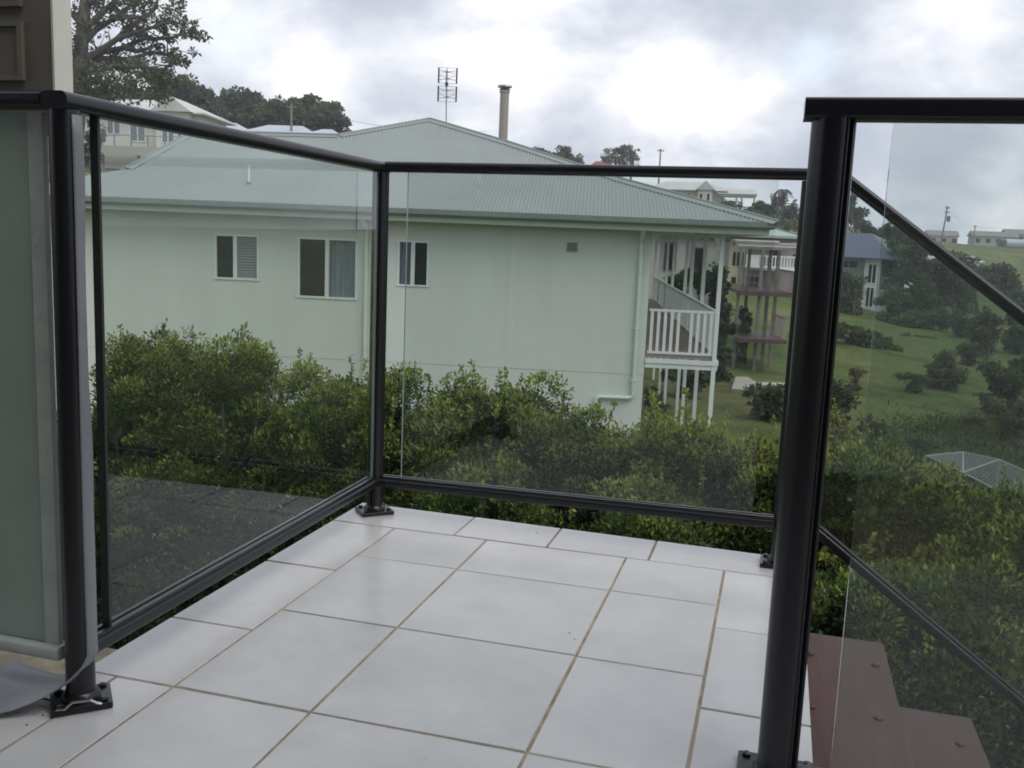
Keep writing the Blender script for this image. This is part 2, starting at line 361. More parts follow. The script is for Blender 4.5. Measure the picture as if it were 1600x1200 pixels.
GROUT = mat("grout", (0.27, 0.225, 0.165), rough=0.95, var=0.25, vscale=30, dirt=.5)
BLACK = mat("black_powdercoat", (0.008, 0.008, 0.012), rough=0.30, bump=0.03, bscale=260, spec=.5)
STEEL = mat("steel", (0.55, 0.55, 0.55), rough=0.3, metal=1.0)
DECKT = mat("deck_timber", (0.064, 0.029, 0.025), rough=0.6, var=0.22, vscale=4, bump=0.10, bscale=30, stretch=(6, .7, 6), dirt=.35)
U = 0.4
slab = MB().prism([(-1.185*U, -5.2, -.15), (2.15*U, -5.2, -.15), (2.15*U, 2.09*U, -.15), (-1.185*U, 2.17*U, -.15)], (0, 0, .1482))
slab.box(-4.0, -1.19*U, -5.2, -.30, -.15, -.0018); slab.box(2.155*U, 4.5, -5.2, -.355, -.15, -.0018)
deck = slab.build("deck", GROUT); deck["kind"] = "structure"
G = .0055
def tile(x0, x1, y0, y1, yb0=None, yb1=None):
    """a tile in units of the 40 cm grid; yb0, yb1: back edge at left and right when it is cut askew"""
    g = G/U/2+rng.uniform(0, .002); yb0 = y1 if yb0 is None else yb0; yb1 = y1 if yb1 is None else yb1
    z0, z1 = -.0040, rng.uniform(-.0006, .0006); t_ = rng.uniform(-.0005, .0005, 2)
    P_ = [((x0+g)*U, (y0+g)*U), ((x1-g)*U, (y0+g)*U), ((x1-g)*U, (yb1-g)*U), ((x0+g)*U, (yb0-g)*U)]
    b = .0012; cx, cy_ = sum(p[0] for p in P_)/4, sum(p[1] for p in P_)/4
    top = [(p[0]-b*np.sign(p[0]-cx), p[1]-b*np.sign(p[1]-cy_), z1+t_[0]*np.sign(p[0]-cx)+t_[1]*np.sign(p[1]-cy_)) for p in P_]
    V = [(p[0], p[1], z0) for p in P_]+[(p[0], p[1], z1-.0012) for p in P_]+top
    F = [(3, 2, 1, 0), (8, 9, 10, 11)]+[(i, (i+1) % 4, 4+(i+1) % 4, 4+i) for i in range(4)]+[(4+i, 4+(i+1) % 4, 8+(i+1) % 4, 8+i) for i in range(4)]
    return MB().add(V, F).build("tile", TILE, deck, origin=(cx, cy_, 0))
M0, M3, XL, XR = -.7033, 1.6573, -1.205, 2.165
back = lambda x: 2.18-.08*(x+1.2)/3.35
L1 = 1.6526
for a, b_ in ((XL, -.25), (-.25, .435), (.435, 1.15), (1.15, XR)):
    tile(a, b_, L1, 2, back(a), back(b_))
for a, b_ in ((M0, 0), (0, 1), (1, M3)):
    tile(a, b_, 1, L1)
    for y in range(-7, 1): tile(a, b_, y, y+1)
yl = [L1, .69, -.31, -1.0]
for y1, y0 in zip(yl, yl[1:]): tile(XL, M0, y0, y1)
for y1 in (-1, -2, -3, -4, -5, -6): tile(-1.01, M0, y1-1, y1); tile(-1.01-1, -1.01, y1-1, y1+(0 if y1 < -1 else -.3)) if y1 <= -1 else None
for k in range(1, 4): tile(-2.01-k, -1.01-k, -2, -1.3)
tile(XL, -1.01, -1.3, -1.0)
yr = [L1, .65, -.345, -1.345, -2.345, -3.345, -4.345, -5.345]
for y1, y0 in zip(yr, yr[1:]): tile(M3, XR, y0, y1)
for k in range(3):
    for y in (-2, -3, -4): tile(XR+k, XR+k+1, y, y+1)
# edge of the slab, and the wall that carries it
RENDER = mat("deck_render", (0.42, 0.44, 0.41), rough=.9, var=.1, vscale=3, dirt=.3, bump=.2)
base = MB().box(-1.15*U, 2.11*U, -1.0, 2.02*U, -3.6, -.151).build("deck_base_wall", RENDER); tag(base, "rendered wall carrying the tiled landing above the garden", "wall")

def round_prof(w, h, b, seg=4, grooves=False):
    pts = []
    for sx, sy, a0 in ((1, 1, 0), (-1, 1, 90), (-1, -1, 180), (1, -1, 270)):
        for k in range(seg+1):
            a_ = R(a0+90*k/seg); pts.append((sx*(w/2-b)+b*math.cos(a_), sy*(h/2-b)+b*math.sin(a_)))
    return pts
def post_prof(rad, slots):
    """round tube with two glazing channels pressed in at each slot angle"""
    pts = []
    for k in range(96):
        a_ = 2*math.pi*k/96; r_ = rad
        for s_ in slots:
            dd = abs((math.degrees(a_)-s_+180) % 360-180)
            if dd < 7: r_ = rad*.70
            elif 15 < dd < 20: r_ = rad*.93
        pts.append((r_*math.cos(a_), r_*math.sin(a_)))
    return pts
def add_post(parent, x, y, top, rad=.0245, plate=(.10, .085), rot=0.0, slots=(0, 180), z0=.012):
    mb = MB(); n = 96; pr = post_prof(rad, slots)
    V = [(x+a, y+b, z0) for a, b in pr]+[(x+a, y+b, top) for a, b in pr]
    mb.add(V, [(i, (i+1) % n, n+(i+1) % n, n+i) for i in range(n)]+[tuple(range(n, 2*n))])
    p = mb.build("post", BLACK, parent, origin=(x, y, 0), smooth=True)
    c, s_ = math.cos(rot), math.sin(rot); hx, hy = plate[0]/2, plate[1]/2
    q = lambda a, b: (x+a*c-b*s_, y+a*s_+b*c)
    pl = MB().prism([(*q(a, b), .0005) for a, b in ((-hx, -hy), (hx, -hy), (hx, hy), (-hx, hy))], (0, 0, .0115)).build("base_plate", BLACK, p, bevel=.0025)
    col = MB().tube([(x, y, .0125), (x, y, .020), (x, y, .026)], [rad+.008, rad+.007, rad+.001], 32).build("collar", BLACK, p, smooth=True)
    for a in (-1, 1):
        for b in (-1, 1):
            cx, cy_ = q(a*(hx-.014), b*(hy-.014))
            MB().tube([(cx, cy_, .012), (cx, cy_, .016), (cx, cy_, .0185)], [.0075, .0075, .004], 6).build("screw", BLACK, p)
    return p
GLASS = glass_mat("clear_glass", (0.925, 0.95, 0.938), haze=.003)
GEDGE = mat("glass_edge", (0.22, 0.30, 0.27), rough=.15, spec=.8)
RP = round_prof(.052, .029, .012, 6); BP = round_prof(.040, .024, .006, 3)
CP, LP_, BR = np.array([-.400, .784, 0]), np.array([-.394, -.508, 0]), np.array([.803, .763, 0])
RZ = 1.040
bal = thing("landing_balustrade", "black balustrade with clear glass panels round far and left edges of the tiled landing", "balustrade", CP)
pc = add_post(bal, *CP[:2], RZ-.014, rot=R(42), slots=(270, 0)); pl_ = add_post(bal, *LP_[:2], RZ-.014, rot=R(42), slots=(90, 180)); pb = add_post(bal, *BR[:2], RZ-.014, slots=(180, 0))
def rail(parent, a, b, name="handrail", prof=RP, cut0=0, cut1=0):
    a, b = np.asarray(a, float), np.asarray(b, float); d = (b-a)/np.linalg.norm(b-a)
    return MB().profile(a-d*cut0, b+d*cut1, prof).build(name, BLACK, parent, smooth=True)
rail(bal, LP_+[0, 0, RZ-.001], CP+[0, 0, RZ], cut0=.024, cut1=.026)
rail(bal, CP+[.02, 0, RZ+.0015], BR+[0, 0, RZ+.003], cut0=0, cut1=.026)
def bottom_rail(a, b, parent=bal):
    o = rail(parent, a, b, "bottom_rail", BP)
    d = (b-a)/np.linalg.norm(b-a); sd_ = np.cross(d, (0, 0, 1)); up = np.cross(sd_, d)
    for s_ in (-1, 1):
        MB().bar(a+up*.0155+sd_*.0095*s_, b+up*.0155+sd_*.0095*s_, .008, .010, up=up).build("glazing_bead", BLACK, o)
    return o
bottom_rail(LP_+[0, .02, .097], CP+[0, -.02, .100]); bottom_rail(CP+[.02, 0, .100], BR+[-.02, 0, .115])
def pane(parent, corners, nrm, th=.0095, name="glass_panel", material=None, edge=True):
    nrm = np.asarray(nrm, float)
    mb = MB().prism([np.asarray(c_)-nrm*th/2 for c_ in corners], nrm*th)
    mb.mi = [0, 0]+[1]*(len(mb.f)-2)
    return mb.build(name, [material or GLASS, GEDGE], parent)
X_ = -.398
pane(bal, [(X_, -.428, .112), (X_, .752, .115), (X_, .752, 1.027), (X_, -.428, 1.026)], (1, 0, 0))
pane(bal, [(-.313, .780, .117), (.722, .765, .130), (.722, .765, 1.029), (-.313, .780, 1.029)], (.0145, .9999, 0))
# plastic clip that stops the left pane, and a strip of channel rubber at its free edge
MB().bar((X_, -.4315, .113), (X_, -.4315, 1.026), .016, .006, up=(0, 1, 0)).build("edge_channel", mat("rubber", (.02, .025, .022), rough=.5), bal)

# stair railing going down to the right
T = lambda x, z: np.array([x, .763, z])
srl = thing("stair_railing", "sloping black railing with clear glass running down beside the timber stairs", "railing", (.80, .763, -.05))
slope = -.732; x0 = .845
zz_ = lambda x, b: b+slope*(x-.895)              # height of a line that runs with the stairs
MB().profile(T(x0, zz_(x0, 1.026)), T(3.2, zz_(3.2, 1.026)), RP).build("handrail", BLACK, srl, smooth=True)
bottom_rail(T(x0, zz_(x0, .105)), T(3.2, zz_(3.2, .105)), srl)
pane(srl, [T(.885, zz_(.885, .119)), T(2.9, zz_(2.9, .119)), T(2.9, zz_(2.9, 1.012)), T(.885, zz_(.885, 1.012))], (0, 1, 0))
def slope_post(x):
    MB().tube([(x, .763, zz_(x, 1.02)), (x, .763, zz_(x, 0)-.25)], .0245, 24).build("post", BLACK, srl, smooth=True)
slope_post(3.05)
# the railing of the main deck on the near side of the stairs
nr = thing("deck_railing", "tall black deck railing nearest the camera with flat rail and clear glass at the right", "railing", (.803, -.345, 0))
add_post(nr, .803, -.345, 1.039, rad=.0315, plate=(.125, .115), slots=(-40, 90))
rp2 = round_prof(.060, .029, .005, 3)
MB().profile((.760, -.346, 1.0525), (3.6, -.303, 1.0525), rp2).build("handrail", BLACK, nr, smooth=True)
MB().profile((.835, -.345, .016), (3.6, -.303, .016), BP).build("glazing_channel", BLACK, nr, smooth=True)
pane(nr, [(.884, -.344, .034), (3.4, -.306, .034), (3.4, -.306, 1.039), (.884, -.344, 1.039)], (-.0151, .9999, 0), material=glass_mat("veiled_glass", (0.93, 0.955, 0.945), haze=.022, hazecol=(.45, .5, .48)))  # grey reflection veil over this pane put in as diffuse haze
add_post(nr, 3.58, -.303, 1.039, rad=.0315, plate=(.125, .115), slots=(0, 180))
# the railing of the main deck on the left, its glass still under protective film
def film_mat(name, col, k):
    M = mat(name, col, rough=.35, var=.10, vscale=3, bump=.25, bscale=9, spec=.6); t = M.node_tree; b = t.nodes["Principled BSDF"]
    tr = t.nodes.new("ShaderNodeBsdfTranslucent"); tr.inputs[0].default_value = (*col, 1); mx = t.nodes.new("ShaderNodeMixShader"); mx.inputs[0].default_value = k
    t.links.new(b.outputs[0], mx.inputs[1]); t.links.new(tr.outputs[0], mx.inputs[2]); t.links.new(mx.outputs[0], t.nodes["Material Output"].inputs[0]); return M
FILM2 = mat("film_edge", (0.40, 0.44, 0.41), rough=.4, var=.12, vscale=8, bump=.3, bscale=20)
FILM = film_mat("protective_film", (0.42, 0.49, 0.445), .5)
lr = thing("filmed_deck_railing", "black deck railing at far left with its glass still under pale green protective film", "railing", (-1.0, -.508, 0))
rail(lr, (-3.2, -.508, RZ+.001), LP_+[-.026, 0, RZ+.001], cut1=.0)
pane(lr, [(-3.2, -.508, .118), (-.462, -.508, .106), (-.462, -.508, 1.022), (-3.2, -.508, 1.022)], (0, 1, 0), material=FILM)
MB().box(-.462, -.433, -.514, -.502, .098, 1.022).build("film_border", FILM2, lr)
MB().profile((-3.2, -.508, .092), (-.425, -.508, .092), BP).build("bottom_rail", FILM2, lr, smooth=True)
# strips of film: one wrapped round the post, its foot peeled away over the tiles
FILM3 = film_mat("clear_wrap", (0.30, 0.32, 0.35), .4)
mb = MB(); nv, nu = 44, 11; V = []
for j in range(nv):
    v = j/(nv-1); peel = max(0, (v-.70)/.30); q_ = min(1, v/.70)
    z_ = 1.018-.925*q_
    for i in range(nu):
        u_ = i/(nu-1); a_ = R(-26+98*u_)
        rr = .0262+.0012*math.sin(9*v+4*u_)+.006*max(0, q_-.5)*u_+.003*max(0, math.sin(q_*13))*u_
        x_ = LP_[0]+rr*math.cos(a_); y_ = LP_[1]+rr*math.sin(a_)
        drop = .085*math.sin(min(1, peel*1.6)*math.pi/2)*(1-.25*u_)
        x_ -= peel**1.5*(.30-.10*u_); y_ -= peel**1.25*(.17*(1-u_)-.02*u_)+.012*math.sin(peel*3.1)
        V.append((x_, y_, max(.003+.002*math.sin(9*u_+5*v), z_-drop)))
mb.add(V, [(j*nu+i, j*nu+i+1, (j+1)*nu+i+1, (j+1)*nu+i) for j in range(nv-1) for i in range(nu-1)])
wrap = mb.build("plastic_wrap", FILM3, smooth=True); tag(wrap, "loose strip of grey plastic film peeling off the left post", "plastic film")
so = wrap.modifiers.new("thickness", 'SOLIDIFY'); so.thickness = .0006
# bright clip of wire lying on the foot of the left post
clip = MB().tube([LP_+[.0, -.062, .0165], LP_+[.013, -.056, .017], LP_+[.020, -.046, .026], LP_+[.045, -.030, .027], LP_+[.052, -.022, .019], LP_+[.057, -.017, .0165]], .0022, 6).build("wire_clip", STEEL)
tag(clip, "bent bright wire clip resting on the base plate of the left post", "clip")

# stairs
st = thing("timber_stairs", "dark red brown timber stairs going down on the right of the landing", "stairs", (1.4, .2, -2.0))
for k in range(9):
    x1_ = 1.085+.232*k; z1 = -.17*(k+1)
    tb = MB().box(x1_-.245, x1_, -.27, .742, z1-.042, z1).build("tread", DECKT, st, origin=(x1_-.12, .24, z1), bevel=.004)
    if k < 3:
        for yb in (.58, .30, .02):
            for xb in (x1_-.20, x1_-.045):
                c0 = np.array([xb+rng.uniform(-.012, .012), yb+rng.uniform(-.02, .02), z1])
                MB().tube([c0, c0+[0, 0, .004], c0+[0, 0, .0065]], [.011, .010, .004], 10).build("bolt_head", DECKT, tb)
for yb in (-.29, .745):
    MB().prism([(.868, yb, -.20), (.868, yb, -.45), (3.1, yb, -1.93), (3.1, yb, -1.72)], (0, .04, 0)).build("stringer", DECKT, st)

# our own house: corner trim and shutter at the left, roof and weatherboards behind the camera
CREAM = mat("cream_paint", (0.62, 0.61, 0.55), rough=.6, var=.05, vscale=6, dirt=.15)
BROWN = mat("brown_shutter", (0.150, 0.134, 0.112), rough=.55, var=.12, vscale=8)
oh = thing("own_house_corner", "dark brown shuttered corner with pale cream edge above the railing at far left", "house corner", (-.7, -.40, 0))
MB().box(-.5065, -.502, -.402, -.357, 1.0, 2.85).build("edge_board", CREAM, oh)
MB().box(-3.0, -.507, -.40, -.357, 1.0, 2.85).build("panel", BROWN, oh)
for zb, zt in ((1.09, 1.19), (1.215, 1.52)):
    f_ = MB()
    f_.box(-.575, -.565, -.408, -.3995, zb, zt); f_.box(-2.2, -.575, -.408, -.3995, zb, zb+.008); f_.box(-2.2, -.575, -.408, -.3995, zt-.008, zt)
    f_.build("shutter_frame", BROWN, oh)
    MB().box(-2.2, -.576, -.4025, -.4003, zb+.009, zt-.009).build("shutter_louvre", mat("brown_dark", (0.125, 0.112, 0.094), rough=.4), oh)
BOARD = mat("weatherboard", (0.20, 0.20, 0.185), rough=.6, var=.1, vscale=3)
ow = thing("own_house", "own house with weatherboard wall and verandah roof behind the viewpoint", "house", (0, -4.6, 0))
mb = MB()
for k in range(19): mb.prism([(-5, -4.4, .02+.15*k), (-5, -4.37, .02+.15*k), (-5, -4.39, .168+.15*k), (-5, -4.4, .168+.15*k)], (10, 0, 0))
wb = mb.build("weatherboard_cladding", BOARD, ow); wb["kind"] = "stuff"
MB().box(-5, 5, -4.6, -1.7, 2.85, 2.93).build("verandah_ceiling", mat("ceiling_paint", (.55, .55, .52), rough=.7), ow)
MB().box(-5, 5, -1.7, -1.58, 2.76, 2.96).build("gutter", CREAM, ow)

# =================================================================== THE MINT GREEN HOUSE
MINT = mat("mint_render", (0.625, 0.665, 0.61), rough=.88, var=.035, vscale=1.1, bump=.12, bscale=60, dirt=.07, stretch=(1.3, 1.3, .22))
ROOFM = mat("green_grey_roof", (0.215, 0.246, 0.235), rough=.45, var=.06, vscale=.5, spec=.5)
GUTG = mat("gutter_green", (0.185, 0.225, 0.198), rough=.45, var=.06)
FASC = mat("eave_cream", (0.50, 0.54, 0.46), rough=.6, var=.04)
WHITE = mat("white_paint", (0.72, 0.75, 0.74), rough=.5, var=.04, vscale=3, dirt=.12)
PANE = mat("dark_window_glass", (0.016, 0.017, 0.019), rough=.12, spec=.12)
hs_ = thing("mint_house", "two storey mint green rendered house with green grey metal roof behind the hedge", "house", H(-6, 3, -4.1))
ZE, OV, TP = 1.385, .55, math.tan(R(20))
def slope_z(o): return ZE+(o+OV)*TP
def wall_open(s0, s1, z0, z1, off, opens, name, depth=.10):
    ss = sorted({s0, s1, *[q for o_ in opens for q in o_[:2]]}); zs = sorted({z0, z1, *[q for o_ in opens for q in o_[2:]]}); mb = MB()
    inside = lambda a, b: any(o_[0] < a < o_[1] and o_[2] < b < o_[3] for o_ in opens)
    for a, b in zip(ss, ss[1:]):
        for c_, d_ in zip(zs, zs[1:]):
            if not inside((a+b)/2, (c_+d_)/2): mb.add([H(a, off, c_), H(b, off, c_), H(b, off, d_), H(a, off, d_)], [(0, 1, 2, 3)])
    for a, b, c_, d_ in opens:
        q = [H(a, off, c_), H(b, off, c_), H(b, off, d_), H(a, off, d_)]; q2 = [p+SN*depth for p in q]
        for i in range(4): mb.add([q[i], q[(i+1) % 4], q2[(i+1) % 4], q2[i]], [(0, 1, 2, 3)])
    return mb.build(name, MINT, hs_)
W1, W2, W3 = (-9.239, -8.284, -.231, .695), (-7.42, -6.141, -.546, .70), (-5.256, -4.617, -.206, .72)
W4 = (-4.033, -3.553, -3.05, -2.273)
wall_open(-13.2, .03, -1.862, 1.20, 0, [W1, W2, W3], "wall"); lw = wall_open(-13.2, .03, -4.6, -1.868, .003, [W4], "lower_wall")
MB().frame_box(H(-13.2, -.0015, -1.869), SW*13.23, SN*.02, (0, 0, .005)).build("wall_joint", mat("joint_grey", (.50, .56, .50), rough=.8), hs_)
MB().add([H(.03, 0, -4.6), H(.03, 21, -4.6), H(.03, 21, 1.2), H(.03, 0, 1.2)], [(0, 1, 2, 3)]).build("side_wall", MINT, hs_)
MB().add([H(-13.2, 0, -4.6), H(-13.2, 9, -4.6), H(-13.2, 9, 1.2), H(-13.2, 0, 1.2)], [(3, 2, 1, 0)]).build("side_wall", MINT, hs_)
CURT = mat("blue_grey_curtain", (0.155, 0.185, 0.225), rough=.8, var=.15, vscale=6, stretch=(7, 7, .3))
BLIND = mat("grey_blind", (0.29, 0.32, 0.32), rough=.6)
FLYS = mat("fly_screen", (0.032, 0.032, 0.036), rough=.7, spec=.1, var=.25, vscale=45)
def window(o_, mull, left, right, name="window", trim=.045):
    a, b, c_, d_ = o_; mb = MB(); t_ = trim; dp = SN*.07
    mb.frame_box(H(a-.01, -.014, c_), SW*t_, dp, (0, 0, d_-c_)); mb.frame_box(H(b-t_+.01, -.014, c_), SW*t_, dp, (0, 0, d_-c_))
    mb.frame_box(H(a-.03, -.020, d_-t_*.6), SW*(b-a+.06), dp, (0, 0, t_)); mb.frame_box(H(a-.03, -.024, c_-t_*.6), SW*(b-a+.06), dp, (0, 0, t_))
    fr = mb.build(name, WHITE, hs_)
    MB().frame_box(H(mull-.04, -.010, c_+t_*.4), SW*.08, SN*.05, (0, 0, d_-c_-t_)).build("mullion", WHITE, fr)
    for k, (p, q, kind) in enumerate(((a+t_-.01, mull-.04, left), (mull+.04, b-t_+.01, right))):
        base_ = H(p, .05, c_+.018); dx = SW*(q-p); dz = np.array([0, 0, d_-c_-.046])
        if kind == 'dark': MB().frame_box(base_, dx, SN*.02, dz).build("pane", PANE, fr)
        elif kind == 'screen': MB().frame_box(base_-SN*.02, dx, SN*.02, dz).build("fly_screen", FLYS, fr)
        elif kind == 'blind':
            m2 = MB(); n_ = 15
            for j in range(n_):
                z_ = dz[2]*j/n_; m2.add([base_+[0, 0, z_]-SN*.03, base_+dx+[0, 0, z_]-SN*.03, base_+dx+[0, 0, z_+dz[2]/n_*.92]+SN*.005, base_+[0, 0, z_+dz[2]/n_*.92]+SN*.005], [(0, 1, 2, 3)])
            ob = m2.build("blind", BLIND, fr); ob["kind"] = "stuff"
            MB().frame_box(base_+SN*.012, dx, SN*.01, dz).build("pane", PANE, fr)
        else:
            m2 = MB(); n_ = 44; pts = []
            for j in range(n_+1):
                q_ = j/n_; pts.append(base_+dx*q_+SN*(.012+.014*math.sin(q_*38+1.5*math.sin(q_*9))))
            m2.add(pts+[p_+dz for p_ in pts], [(j, j+1, n_+2+j, n_+1+j) for j in range(n_)])
            m2.build("curtain", CURT, fr)
window(W1, -8.80, 'screen', 'blind'); window(W2, -6.79, 'dark', 'curtain'); window(W3, -4.945, 'curtain', 'dark', trim=.035); window(W4, -3.80, 'dark', 'dark')
MB().frame_box(H(-1.715, -.02, .636), SW*.223, SN*.03, (0, 0, .20)).build("vent", mat("vent_brown", (.30, .285, .24), rough=.7), hs_)
MB().frame_box(H(-1.69, -.024, .66), SW*.173, SN*.01, (0, 0, .152)).build("vent_grille", mat("vent_dark", (.20, .19, .165), rough=.7), hs_)
# eaves
MB().frame_box(H(-13.9, -.52, 1.125), SW*16.2, SN*.02, (0, 0, .125)).build("fascia", FASC, hs_)
MB().frame_box(H(2.28, -.498, 1.125), SW*.02, SN*22, (0, 0, .125)).build("fascia", FASC, hs_)
MB().add([H(-13.9, -.5, 1.135), H(2.28, -.5, 1.135), H(2.28, 21.5, 1.135), H(-13.9, 21.5, 1.135)], [(3, 2, 1, 0)]).build("soffit", FASC, hs_)
gp = [(0, 0), (.10, .0), (.125, .035), (.125, .135), (.11, .14), (.11, .12), (0, .12)]
g_ = MB().prism([H(-13.9, -.525-a, 1.245+b) for a, b in gp], SW*16.25); g_.build("gutter", GUTG, hs_)
MB().prism([H(2.30+a, -.53, 1.245+b) for a, b in gp], SN*22).build("gutter", GUTG, hs_)
# the corrugated sheet facing us, cut along ridge and hips
outline = [(-13.7, -.60), (-12.57, .64), (-11.83, 1.26), (-11.65, 4.5), (-7.83, 4.62), (-5.8, 6.58), (-3.34, 4.42), (-.56, 1.75), (2.44, -.60)]
os_, oo_ = zip(*outline)
cols = np.arange(-13.69, 2.43, .076/4); ct = np.interp(cols, os_, oo_)
wave = np.array([0, .003, .026, .023])[np.arange(len(cols)) % 4]
V = []
for s_, o_, w_ in zip(cols, ct, wave): V += [H(s_, -.60, slope_z(-.60)+w_), H(s_, max(o_, -.59), slope_z(max(o_, -.59))+w_)]
k_ = np.arange(len(cols)-1)*2
roof = raw_mesh("roof_sheet", V, np.stack([k_, k_+2, k_+3, k_+1], -1), [ROOFM], None, hs_); roof.data.shade_smooth()
za, zr = slope_z(6.58), slope_z(4.55)
MB().add([H(-5.8, 6.58, za), H(2.44, -.6, slope_z(-.6)), H(2.44, 21.6, 1.36), H(-5.8, 15, za)], [(0, 1, 2, 3)]).build("roof_side", ROOFM, hs_)
MB().add([H(-11.65, 4.5, zr), H(-7.83, 4.62, zr), H(-5.8, 6.58, za), H(-5.8, 15, za), H(-7.83, 15, zr), H(-11.65, 9.7, 1.4), H(-13.7, 9.7, 1.36)], [(0, 5, 4, 1), (1, 4, 3, 2)]).build("roof_back", ROOFM, hs_)
MB().add([H(-11.65, 4.5, zr), H(-11.83, 1.26, slope_z(1.26)), H(-12.57, .64, slope_z(.64)), H(-13.7, -.6, slope_z(-.6)), H(-13.7, 9.7, 1.36)], [(0, 4, 3, 2, 1)]).build("roof_end", ROOFM, hs_)
for (sa, oa), (sb, ob_) in zip(outline[2:-1], outline[3:]):
    a, b = H(sa, oa, slope_z(oa)+.05), H(sb, ob_, slope_z(ob_)+.05); d = (b-a)/np.linalg.norm(b-a)
    nf = unit(np.array([0, 0, 1.0])-SN*TP); inw = np.cross(d, nf); inw = inw*np.sign(np.dot(inw, -SN)+1e-6)
    pr = [a, b, b+inw*.19-nf*.020, a+inw*.19-nf*.020, b-inw*.15-np.array([0, 0, .06]), a-inw*.15-np.array([0, 0, .06])]
    rc = MB().add(pr, [(0, 1, 2, 3), (1, 0, 5, 4)]); rc.tube([a, b], .028, 8); rc.build("ridge_cap", ROOFM, hs_)
# pipe through the roof, flue, downpipes
p_ = H(-9.25, .0, 0); pv = np.array([*H(-8.72, .62, slope_z(.62)-.05)])
MB().tube([pv, pv+[0, 0, .42]], .022, 10).tube([pv+[0, 0, .42], pv+[0, 0, .445]], .03, 10).build("vent_pipe", WHITE, hs_, smooth=True)
MB().tube([pv+[0, 0, -.02], pv+[0, 0, .085]], [.15, .03], 12).build("pipe_flashing", mat("lead_flashing", (.10, .11, .11), rough=.6), hs_)
FLUE = mat("weathered_flue", (0.36, 0.35, 0.34), rough=.38, metal=.5, var=.12, vscale=3, col2=(.33, .27, .20), stretch=(2, 2, .25))
fb = at(785, 240, 26.6); ft = at(785.5, 143, 26.6); ft[:2] = fb[:2]
ch = MB().tube([fb-[0, 0, .6], ft], .125, 20).tube([ft-[0, 0, .07], ft-[0, 0, .02]], .145, 20).tube([ft-[0, 0, .02], ft+[0, 0, .03]], [.105, .105], 16)
ch.tube([ft+[0, 0, .075], ft+[0, 0, .12], ft+[0, 0, .135]], [.205, .19, .02], 20).tube([ft+[0, 0, .01], ft+[0, 0, .05]], [.16, .11], 20)
for k in range(4):
    a_ = k*math.pi/2+.4; q = np.array([math.cos(a_)*.09, math.sin(a_)*.09, 0]); ch.bar(ft+q, ft+q+[0, 0, .085], .02, .02)
ch.build("flue", FLUE, hs_, smooth=True)
def pipe(path, r_=.043): return MB().tube([H(*p) for p in path], r_, 12).build("downpipe", WHITEM, hs_, smooth=True)
WHITEM = mat("pipe_paint", (0.60, 0.68, 0.61), rough=.5, var=.03)
pipe([(-.18, -.46, 1.24), (-.18, -.46, 1.13), (-.18, -.36, 1.04), (-.18, -.075, .93), (-.18, -.06, .86), (-.17, -.06, -2.28), (-.19, -.06, -2.34), (-.26, -.06, -2.36), (-.86, -.06, -2.37), (-.92, -.06, -2.39), (-.94, -.06, -2.46), (-.94, -.06, -2.55), (-.89, -.09, -2.72)])
pipe([(-5.93, -.46, 1.24), (-5.93, -.46, 1.13), (-5.93, -.36, 1.04), (-5.93, -.075, .93), (-5.93, -.06, .86), (-5.93, -.06, -4.2)])
for z_ in (.5, -.9, -2.0): MB().frame_box(H(-.235, -.105, z_), SW*.11, SN*.10, (0, 0, .03)).build("pipe_bracket", WHITEM, hs_)
# verandah along the right side of the house
VW = 1.47
FLOORB = mat("verandah_boards", (0.27, 0.225, 0.20), rough=.7, var=.15, vscale=4)
MB().frame_box(H(.04, .02, -1.49), SW*1.45, SN*20.5, (0, 0, .09)).build("verandah_floor", FLOORB, hs_)
MB().frame_box(H(.04, -.03, -1.60), SW*1.52, SN*.045, (0, 0, .10)).build("verandah_beam", WHITE, hs_)
MB().frame_box(H(.04, -.01, -1.70), SW*1.50, SN*.05, (0, 0, .09)).build("verandah_beam", WHITE, hs_)
MB().frame_box(H(1.50, .02, -1.66), SW*.05, SN*20.5, (0, 0, .18)).build("verandah_beam", WHITE, hs_)
pw = .085
p1 = MB().frame_box(H(VW-pw/2, -.02, -4.7), SW*pw, SN*pw, (0, 0, 5.84)).build("verandah_post", WHITE, hs_, origin=H(VW, 0, -4.7))
for o_ in (2.9, 5.6, 7.2, 11.4, 14, 17.2, 20.4): inst(p1, hs_, H(VW, o_, -4.7))
MB().frame_box(H(.07, .0, -.515), SW*1.37, SN*.06, (0, 0, .05)).build("verandah_rail", WHITE, hs_)
MB().frame_box(H(.07, .0, -1.40), SW*1.37, SN*.05, (0, 0, .05)).build("verandah_rail", WHITE, hs_)
b0 = MB().frame_box(H(.105, .008, -1.35), SW*.062, SN*.03, (0, 0, .84)).build("baluster", WHITE, hs_, origin=H(.105, .008, -1.35))
for k in (1, 2, 3, 4, 5.95, 6.9, 7.9, 8.9):
    inst(b0, hs_, H(.105+k*.138, .008, -1.35))
MB().frame_box(H(VW-.03, .06, -.515), SW*.06, SN*20.4, (0, 0, .05)).build("verandah_rail", WHITE, hs_)
MB().frame_box(H(VW-.025, .06, -1.40), SW*.05, SN*20.4, (0, 0, .05)).build("verandah_rail", WHITE, hs_)
b1 = MB().frame_box(H(VW-.015, .20, -1.35), SW*.03, SN*.12, (0, 0, .84)).build("baluster", WHITE, hs_, origin=H(VW-.015, .20, -1.35))
for k in range(1, 90): inst(b1, hs_, H(VW-.015, .20+k*.225, -1.35))
